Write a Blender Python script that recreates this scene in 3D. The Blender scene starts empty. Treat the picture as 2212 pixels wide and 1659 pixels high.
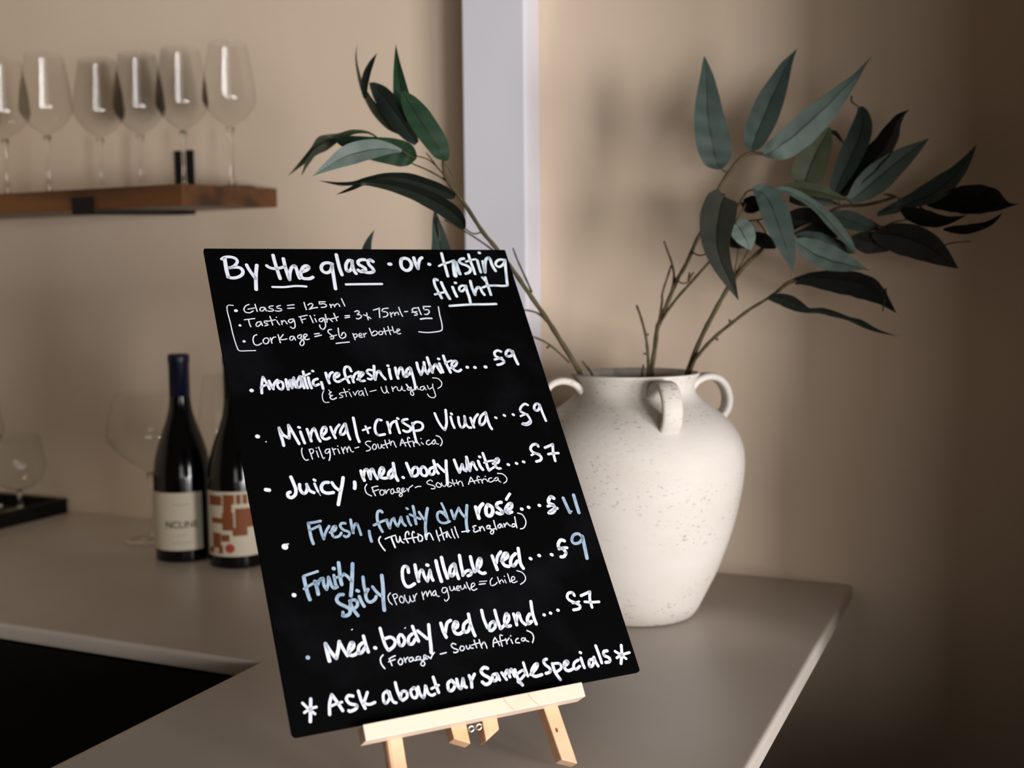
import bpy, bmesh, math, random
from mathutils import Vector, Matrix

scene = bpy.context.scene
COL = scene.collection
random.seed(4)

# ---------------------------------------------------------------- camera
cam_data = bpy.data.cameras.new('camera')
cam = bpy.data.objects.new('camera', cam_data)
COL.objects.link(cam)
cam.matrix_world = Matrix(((0.912647, -0.026235, 0.407906, 0.000000), (0.408619, 0.083739, -0.908856, 0.000000), (-0.010314, 0.996142, 0.087144, 1.405000), (0, 0, 0, 1)))
cam_data.sensor_width = 36.0
cam_data.lens = 2480.0 / 2212.0 * 36.0
cam_data.clip_start = 0.05
cam_data.dof.use_dof = True
cam_data.dof.focus_distance = 1.05
cam_data.dof.aperture_fstop = 4.3
cam_data.dof.aperture_blades = 0
scene.camera = cam

# ---------------------------------------------------------------- world, lights, exposure
scene.view_settings.view_transform = 'Standard'
scene.view_settings.look = 'None'
scene.view_settings.gamma = 1.0
scene.view_settings.exposure = 0.09
scene.view_settings.use_curve_mapping = False
world = bpy.data.worlds.new('world')
scene.world = world
world.use_nodes = True
bg = world.node_tree.nodes['Background']
bg.inputs['Color'].default_value = (1.0, 0.79, 0.54, 1)
bg.inputs['Strength'].default_value = 0.045


def area_light(name, loc, direction, sx, sy, power, color):
    d = bpy.data.lights.new(name, 'AREA')
    d.shape = 'RECTANGLE'
    d.size, d.size_y = sx, sy
    d.energy = power
    d.color = color
    o = bpy.data.objects.new(name, d)
    o.location = loc
    o.rotation_euler = Vector(direction).to_track_quat('-Z', 'Y').to_euler()
    COL.objects.link(o)
    return o


# daylight through the two panes of the shop window in the right wall
area_light('window_and_fill', (1.8, -0.73, 1.10), (-1, 0.0, 0), 0.62, 0.95, 65, (1.0, 0.97, 0.97))
area_light('window_and_fill', (1.8, 0.04, 1.10), (-1, 0.0, 0), 0.62, 0.95, 65, (1.0, 0.97, 0.97))
area_light('window_and_fill', (1.8, -1.55, 1.10), (-1, 0.3, 0), 0.62, 0.95, 12, (1.0, 0.97, 0.97))  # extra fill beside the two panes, added to soften the wall shadow edge
area_light('fill_light', (1.25, -1.95, 1.25), (-0.42, 0.9, 0), 0.75, 1.0, 9, (1.0, 0.96, 0.94))  # fill light added behind the camera to soften the falloff on the right wall

# two warm ceiling spots over the back of the bar
for lx, ly in ((-1.75, 0.75), (-1.45, 0.62)):
    d = bpy.data.lights.new('ceiling_spot', 'SPOT')
    d.energy = 9
    d.color = (1.0, 0.84, 0.68)
    d.shadow_soft_size = 0.06
    d.spot_size = math.radians(62)
    d.spot_blend = 1.0
    o = bpy.data.objects.new('ceiling_spot', d)
    o.location = (lx, ly, 2.75)
    o.rotation_euler = Vector((-0.05, 0.30, -1)).to_track_quat('-Z', 'Y').to_euler()
    COL.objects.link(o)

try:
    scene.cycles.use_denoising = True
    scene.cycles.max_bounces = 10
    scene.cycles.transmission_bounces = 10
    scene.cycles.sample_clamp_indirect = 0.0
except Exception:
    pass


# ---------------------------------------------------------------- materials
def mat(name, color, rough=0.6, spec=0.3, metal=0.0):
    m = bpy.data.materials.new(name)
    m.use_nodes = True
    b = m.node_tree.nodes['Principled BSDF']
    b.inputs['Base Color'].default_value = (*color, 1)
    b.inputs['Roughness'].default_value = rough
    b.inputs['Specular IOR Level'].default_value = spec
    b.inputs['Metallic'].default_value = metal
    return m


def mottled(name, c0, c1, scale=3.0, detail=4.0, rough=0.7, spec=0.2, lo=0.35, hi=0.65, stretch=(1, 1, 1), bump=0.0, bscale=200.0):
    m = mat(name, c0, rough, spec)
    nt = m.node_tree
    b = nt.nodes['Principled BSDF']
    tc = nt.nodes.new('ShaderNodeTexCoord')
    mp = nt.nodes.new('ShaderNodeMapping')
    mp.inputs['Scale'].default_value = stretch
    nz = nt.nodes.new('ShaderNodeTexNoise')
    nz.inputs['Scale'].default_value = scale
    nz.inputs['Detail'].default_value = detail
    rp = nt.nodes.new('ShaderNodeValToRGB')
    rp.color_ramp.elements[0].position = lo
    rp.color_ramp.elements[0].color = (*c0, 1)
    rp.color_ramp.elements[1].position = hi
    rp.color_ramp.elements[1].color = (*c1, 1)
    nt.links.new(tc.outputs['Object'], mp.inputs['Vector'])
    nt.links.new(mp.outputs['Vector'], nz.inputs['Vector'])
    nt.links.new(nz.outputs['Fac'], rp.inputs['Fac'])
    nt.links.new(rp.outputs['Color'], b.inputs['Base Color'])
    if bump:
        n2 = nt.nodes.new('ShaderNodeTexNoise')
        n2.inputs['Scale'].default_value = bscale
        bp = nt.nodes.new('ShaderNodeBump')
        bp.inputs['Strength'].default_value = bump
        bp.inputs['Distance'].default_value = 0.001
        nt.links.new(mp.outputs['Vector'], n2.inputs['Vector'])
        nt.links.new(n2.outputs['Fac'], bp.inputs['Height'])
        nt.links.new(bp.outputs['Normal'], b.inputs['Normal'])
    return m


def speckled(m, color, scale, lo, hi, stretch=(1, 1, 1), patch=None):
    """overlay small marks of `color` where a stretched noise peaks"""
    nt = m.node_tree
    b = nt.nodes['Principled BSDF']
    src = b.inputs['Base Color'].links[0].from_socket if b.inputs['Base Color'].links else None
    tc = nt.nodes.new('ShaderNodeTexCoord')
    mp = nt.nodes.new('ShaderNodeMapping')
    mp.inputs['Scale'].default_value = stretch
    nz = nt.nodes.new('ShaderNodeTexNoise')
    nz.inputs['Scale'].default_value = scale
    nz.inputs['Detail'].default_value = 3
    rp = nt.nodes.new('ShaderNodeValToRGB')
    rp.color_ramp.elements[0].position = lo
    rp.color_ramp.elements[0].color = (0, 0, 0, 1)
    rp.color_ramp.elements[1].position = hi
    rp.color_ramp.elements[1].color = (1, 1, 1, 1)
    mx = nt.nodes.new('ShaderNodeMix')
    mx.data_type = 'RGBA'
    nt.links.new(tc.outputs['Object'], mp.inputs['Vector'])
    nt.links.new(mp.outputs['Vector'], nz.inputs['Vector'])
    nt.links.new(nz.outputs['Fac'], rp.inputs['Fac'])
    fac = rp.outputs['Color']
    if patch:
        n2 = nt.nodes.new('ShaderNodeTexNoise')
        n2.inputs['Scale'].default_value = patch
        n2.inputs['Detail'].default_value = 1
        r2 = nt.nodes.new('ShaderNodeValToRGB')
        r2.color_ramp.elements[0].position = 0.46
        r2.color_ramp.elements[1].position = 0.58
        mu = nt.nodes.new('ShaderNodeMath')
        mu.operation = 'MULTIPLY'
        nt.links.new(mp.outputs['Vector'], n2.inputs['Vector'])
        nt.links.new(n2.outputs['Fac'], r2.inputs['Fac'])
        nt.links.new(r2.outputs['Color'], mu.inputs[0])
        nt.links.new(fac, mu.inputs[1])
        fac = mu.outputs[0]
    nt.links.new(fac, mx.inputs[0])
    if src:
        nt.links.new(src, mx.inputs[6])
    else:
        mx.inputs[6].default_value = b.inputs['Base Color'].default_value
    mx.inputs[7].default_value = (*color, 1)
    nt.links.new(mx.outputs[2], b.inputs['Base Color'])
    return m


M = {}
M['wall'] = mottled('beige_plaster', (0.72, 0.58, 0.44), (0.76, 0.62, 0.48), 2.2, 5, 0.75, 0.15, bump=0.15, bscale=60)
M['blocker'] = mottled('blocker_brown', (0.22, 0.16, 0.11), (0.25, 0.19, 0.135), 2.2, 5, 0.8, 0.1)  # dark tone keeps bounce off the added light blocker low
M['post_paint'] = mat('grey_paint', (0.655, 0.645, 0.69), 0.5, 0.3)
M['floor'] = mottled('dark_floor', (0.03, 0.022, 0.016), (0.045, 0.032, 0.024), 6, 4, 0.6)
M['stone'] = speckled(mottled('quartz_stone', (0.455, 0.405, 0.355), (0.505, 0.45, 0.40), 5, 6, 0.34, 0.45), (0.47, 0.42, 0.37), 2.2, 0.62, 0.66, (1.0, 4.0, 1.0))
M['cabinet'] = mat('black_laminate', (0.006, 0.006, 0.006), 0.55, 0.15)
M['slate_board'] = mottled('black_board', (0.0012, 0.0012, 0.0014), (0.0055, 0.006, 0.0075), 9, 5, 0.6, 0.02, 0.55, 0.80)
M['board_edge'] = mat('board_edge', (0.012, 0.011, 0.010), 0.6, 0.2)
M['chalk'] = mottled('white_chalk_ink', (0.60, 0.625, 0.69), (0.50, 0.55, 0.64), 70, 3, 0.7, 0.1, 0.50, 0.72)
M['chalk_pale'] = mottled('pale_chalk_ink', (0.60, 0.66, 0.70), (0.42, 0.50, 0.57), 70, 3, 0.7, 0.1, 0.48, 0.66)
M['chalk_thin'] = mottled('thin_chalk_ink', (0.28, 0.37, 0.46), (0.20, 0.28, 0.38), 90, 3, 0.7, 0.1, 0.45, 0.62)
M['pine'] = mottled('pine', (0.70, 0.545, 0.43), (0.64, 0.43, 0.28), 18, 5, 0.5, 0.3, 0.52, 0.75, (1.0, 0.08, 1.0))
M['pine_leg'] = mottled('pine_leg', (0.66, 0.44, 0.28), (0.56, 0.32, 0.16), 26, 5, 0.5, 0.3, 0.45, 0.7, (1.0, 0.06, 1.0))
M['knot'] = mat('knot', (0.10, 0.035, 0.015), 0.6)
M['joint'] = mat('timber_joint', (0.42, 0.24, 0.12), 0.6)
M['steel'] = mat('steel', (0.6, 0.55, 0.5), 0.3, 0.5, 1.0)
M['shelf_wood'] = mottled('shelf_wood', (0.16, 0.062, 0.016), (0.045, 0.016, 0.006), 18, 5, 0.4, 0.4, 0.36, 0.62, (0.2, 1.0, 1.0))
M['bracket'] = mat('black_iron', (0.004, 0.004, 0.005), 0.5, 0.3)
M['ceramic'] = speckled(mottled('ceramic', (0.57, 0.53, 0.485), (0.52, 0.475, 0.42), 7, 5, 0.6, 0.25, 0.4, 0.7, (1, 1, 2.5), bump=0.2, bscale=120),
                        (0.33, 0.30, 0.27), 170, 0.60, 0.68, (1, 1, 2.2), 9)
M['tray'] = mat('black_tray', (0.004, 0.004, 0.004), 0.5, 0.2)
M['bottle_glass'] = mat('dark_bottle_glass', (0.0015, 0.0015, 0.002), 0.12, 0.4)
M['capsule'] = mat('navy_capsule', (0.003, 0.006, 0.026), 0.35, 0.4)
M['cream_label'] = mat('cream_label', (0.62, 0.55, 0.42), 0.6, 0.2)
M['ink'] = mat('label_ink', (0.03, 0.035, 0.04), 0.6)
M['faint_ink'] = mat('faint_label_ink', (0.40, 0.34, 0.25), 0.6)
M['rust'] = mat('rust_print', (0.22, 0.065, 0.02), 0.6)
M['red'] = mat('red_print', (0.42, 0.05, 0.035), 0.6)
M['stem'] = mottled('stem_green', (0.065, 0.055, 0.020), (0.035, 0.020, 0.010), 30, 3, 0.6, 0.2)


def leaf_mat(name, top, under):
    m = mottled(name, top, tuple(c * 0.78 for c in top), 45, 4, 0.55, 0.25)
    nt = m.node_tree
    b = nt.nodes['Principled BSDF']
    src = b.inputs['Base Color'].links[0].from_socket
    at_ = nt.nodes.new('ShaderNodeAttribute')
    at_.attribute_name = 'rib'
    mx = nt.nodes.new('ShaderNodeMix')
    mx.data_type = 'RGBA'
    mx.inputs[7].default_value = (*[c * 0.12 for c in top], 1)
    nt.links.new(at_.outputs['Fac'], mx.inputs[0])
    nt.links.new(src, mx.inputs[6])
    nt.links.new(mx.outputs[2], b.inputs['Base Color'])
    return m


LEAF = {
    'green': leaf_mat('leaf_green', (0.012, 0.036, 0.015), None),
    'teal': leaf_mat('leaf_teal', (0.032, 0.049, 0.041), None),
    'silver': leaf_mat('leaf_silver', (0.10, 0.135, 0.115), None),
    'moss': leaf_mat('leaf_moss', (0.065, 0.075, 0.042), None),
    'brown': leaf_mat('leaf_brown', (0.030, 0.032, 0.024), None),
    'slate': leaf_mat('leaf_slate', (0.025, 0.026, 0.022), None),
    'dark': leaf_mat('leaf_dark', (0.007, 0.011, 0.007), None),  # dark leaf tops, with the shade of leaves facing away put in
    'black': leaf_mat('leaf_shade', (0.003, 0.004, 0.0035), None),  # near-black because shade on leaves facing away is put into the colour
}


def glass_mat(name, tint=(1, 1, 1)):
    m = bpy.data.materials.new(name)
    m.use_nodes = True
    nt = m.node_tree
    b = nt.nodes['Principled BSDF']
    b.inputs['Base Color'].default_value = (*tint, 1)
    b.inputs['Transmission Weight'].default_value = 1.0
    b.inputs['Roughness'].default_value = 0.0
    b.inputs['IOR'].default_value = 1.33
    return m


def thin_glass(name):
    """thin-walled glass: clear film whose edges and reflections follow Fresnel"""
    m = bpy.data.materials.new(name)
    m.use_nodes = True
    nt = m.node_tree
    nt.nodes.clear()
    out = nt.nodes.new('ShaderNodeOutputMaterial')
    tr = nt.nodes.new('ShaderNodeBsdfTransparent')
    tr.inputs['Color'].default_value = (0.985, 0.985, 0.98, 1)
    gl = nt.nodes.new('ShaderNodeBsdfGlossy')
    gl.inputs['Roughness'].default_value = 0.03
    lw = nt.nodes.new('ShaderNodeLayerWeight')
    lw.inputs['Blend'].default_value = 0.5
    pw = nt.nodes.new('ShaderNodeMath')
    pw.operation = 'POWER'
    pw.inputs[1].default_value = 6.0
    ma = nt.nodes.new('ShaderNodeMath')
    ma.operation = 'MULTIPLY_ADD'
    ma.inputs[1].default_value = 0.55
    ma.inputs[2].default_value = 0.016
    mx = nt.nodes.new('ShaderNodeMixShader')
    nt.links.new(lw.outputs['Facing'], pw.inputs[0])
    nt.links.new(pw.outputs[0], ma.inputs[0])
    nt.links.new(ma.outputs[0], mx.inputs['Fac'])
    nt.links.new(tr.outputs['BSDF'], mx.inputs[1])
    nt.links.new(gl.outputs['BSDF'], mx.inputs[2])
    nt.links.new(mx.outputs['Shader'], out.inputs['Surface'])
    return m


M['bowl_glass'] = thin_glass('thin_glass')
M['glass'] = glass_mat('clear_glass', (0.97, 0.97, 0.96))


# ---------------------------------------------------------------- object helpers
def tag(o, label=None, cat=None, group=None, kind=None):
    if label:
        o['label'] = label
    if cat:
        o['category'] = cat
    if group:
        o['group'] = group
    if kind:
        o['kind'] = kind
    return o


def empty(name, loc):
    o = bpy.data.objects.new(name, None)
    o.empty_display_size = 0.05
    o.location = loc
    COL.objects.link(o)
    return o


def mesh_obj(name, bm, material, parent=None, world_loc=None, smooth=False):
    """link bm (in world coordinates unless world_loc gives its origin) as one object"""
    bmesh.ops.recalc_face_normals(bm, faces=bm.faces)
    me = bpy.data.meshes.new(name)
    bm.to_mesh(me)
    bm.free()
    if smooth:
        for p in me.polygons:
            p.use_smooth = True
    for mt in (material if isinstance(material, (list, tuple)) else [material]):
        me.materials.append(mt)
    o = bpy.data.objects.new(name, me)
    COL.objects.link(o)
    if world_loc is not None:
        o.location = world_loc
    if parent is not None:
        o.parent = parent
        # parents here are unrotated empties or meshes: keep world placement
        pl = Vector((0, 0, 0))
        p = parent
        while p is not None:
            pl += p.location
            p = p.parent
        o.location = (Vector(world_loc) if world_loc is not None else Vector((0, 0, 0))) - pl
    return o


def box(bm, x0, x1, y0, y1, z0, z1, mi=0):
    v = [bm.verts.new(p) for p in ((x0, y0, z0), (x1, y0, z0), (x1, y1, z0), (x0, y1, z0), (x0, y0, z1), (x1, y0, z1), (x1, y1, z1), (x0, y1, z1))]
    for f in ((0, 1, 2, 3), (7, 6, 5, 4), (0, 4, 5, 1), (1, 5, 6, 2), (2, 6, 7, 3), (3, 7, 4, 0)):
        bm.faces.new([v[i] for i in f]).material_index = mi
    return v


def prism(bm, pts, ext):
    """polygon pts (Vectors) extruded by vector ext"""
    a = [bm.verts.new(p) for p in pts]
    b = [bm.verts.new(Vector(p) + Vector(ext)) for p in pts]
    bm.faces.new(a)
    bm.faces.new(list(reversed(b)))
    n = len(a)
    for i in range(n):
        bm.faces.new((a[i], b[i], b[(i + 1) % n], a[(i + 1) % n]))


def bevel(bm, w, seg=2):
    bmesh.ops.recalc_face_normals(bm, faces=bm.faces)
    bmesh.ops.bevel(bm, geom=[e for e in bm.edges if e.calc_face_angle(0) > 0.5], offset=w, segments=seg, profile=0.5, affect='EDGES')


def lathe(bm, prof, seg=48, cx=0.0, cy=0.0, cap=False):
    rings = []
    for r, z in prof:
        if r < 1e-6:
            rings.append([bm.verts.new((cx, cy, z))])
        else:
            rings.append([bm.verts.new((cx + r * math.cos(2 * math.pi * k / seg), cy + r * math.sin(2 * math.pi * k / seg), z)) for k in range(seg)])
    for a, b in zip(rings, rings[1:]):
        for k in range(seg):
            k2 = (k + 1) % seg
            if len(a) == 1 and len(b) == 1:
                continue
            if len(a) == 1:
                bm.faces.new((a[0], b[k], b[k2]))
            elif len(b) == 1:
                bm.faces.new((a[k], b[0], a[k2]))
            else:
                bm.faces.new((a[k], b[k], b[k2], a[k2]))


def spline(pts, n):
    """Catmull-Rom through pts (tuples of any length), n samples per span"""
    P = [pts[0]] + list(pts) + [pts[-1]]
    out = []
    for i in range(1, len(P) - 2):
        p0, p1, p2, p3 = P[i - 1], P[i], P[i + 1], P[i + 2]
        for k in range(n):
            t = k / n
            out.append(tuple(0.5 * (2 * b + (c - a) * t + (2 * a - 5 * b + 4 * c - d) * t * t + (-a + 3 * b - 3 * c + d) * t ** 3)
                             for a, b, c, d in zip(p0, p1, p2, p3)))
    out.append(tuple(pts[-1]))
    return out


def tube(bm, pts, radii, seg=8):
    """round tube along pts; radii one per point"""
    pts = [Vector(p) for p in pts]
    prev = None
    rings = []
    for i, p in enumerate(pts):
        d = (pts[min(i + 1, len(pts) - 1)] - pts[max(i - 1, 0)]).normalized()
        if prev is None:
            a = d.orthogonal().normalized()
        else:
            a = (prev - d * prev.dot(d)).normalized()
        prev = a
        b = d.cross(a)
        rings.append([bm.verts.new(p + (a * math.cos(2 * math.pi * k / seg) + b * math.sin(2 * math.pi * k / seg)) * radii[i]) for k in range(seg)])
    for r0, r1 in zip(rings, rings[1:]):
        for k in range(seg):
            bm.faces.new((r0[k], r0[(k + 1) % seg], r1[(k + 1) % seg], r1[k]))
    bm.faces.new(list(reversed(rings[0])))
    bm.faces.new(rings[-1])


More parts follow.
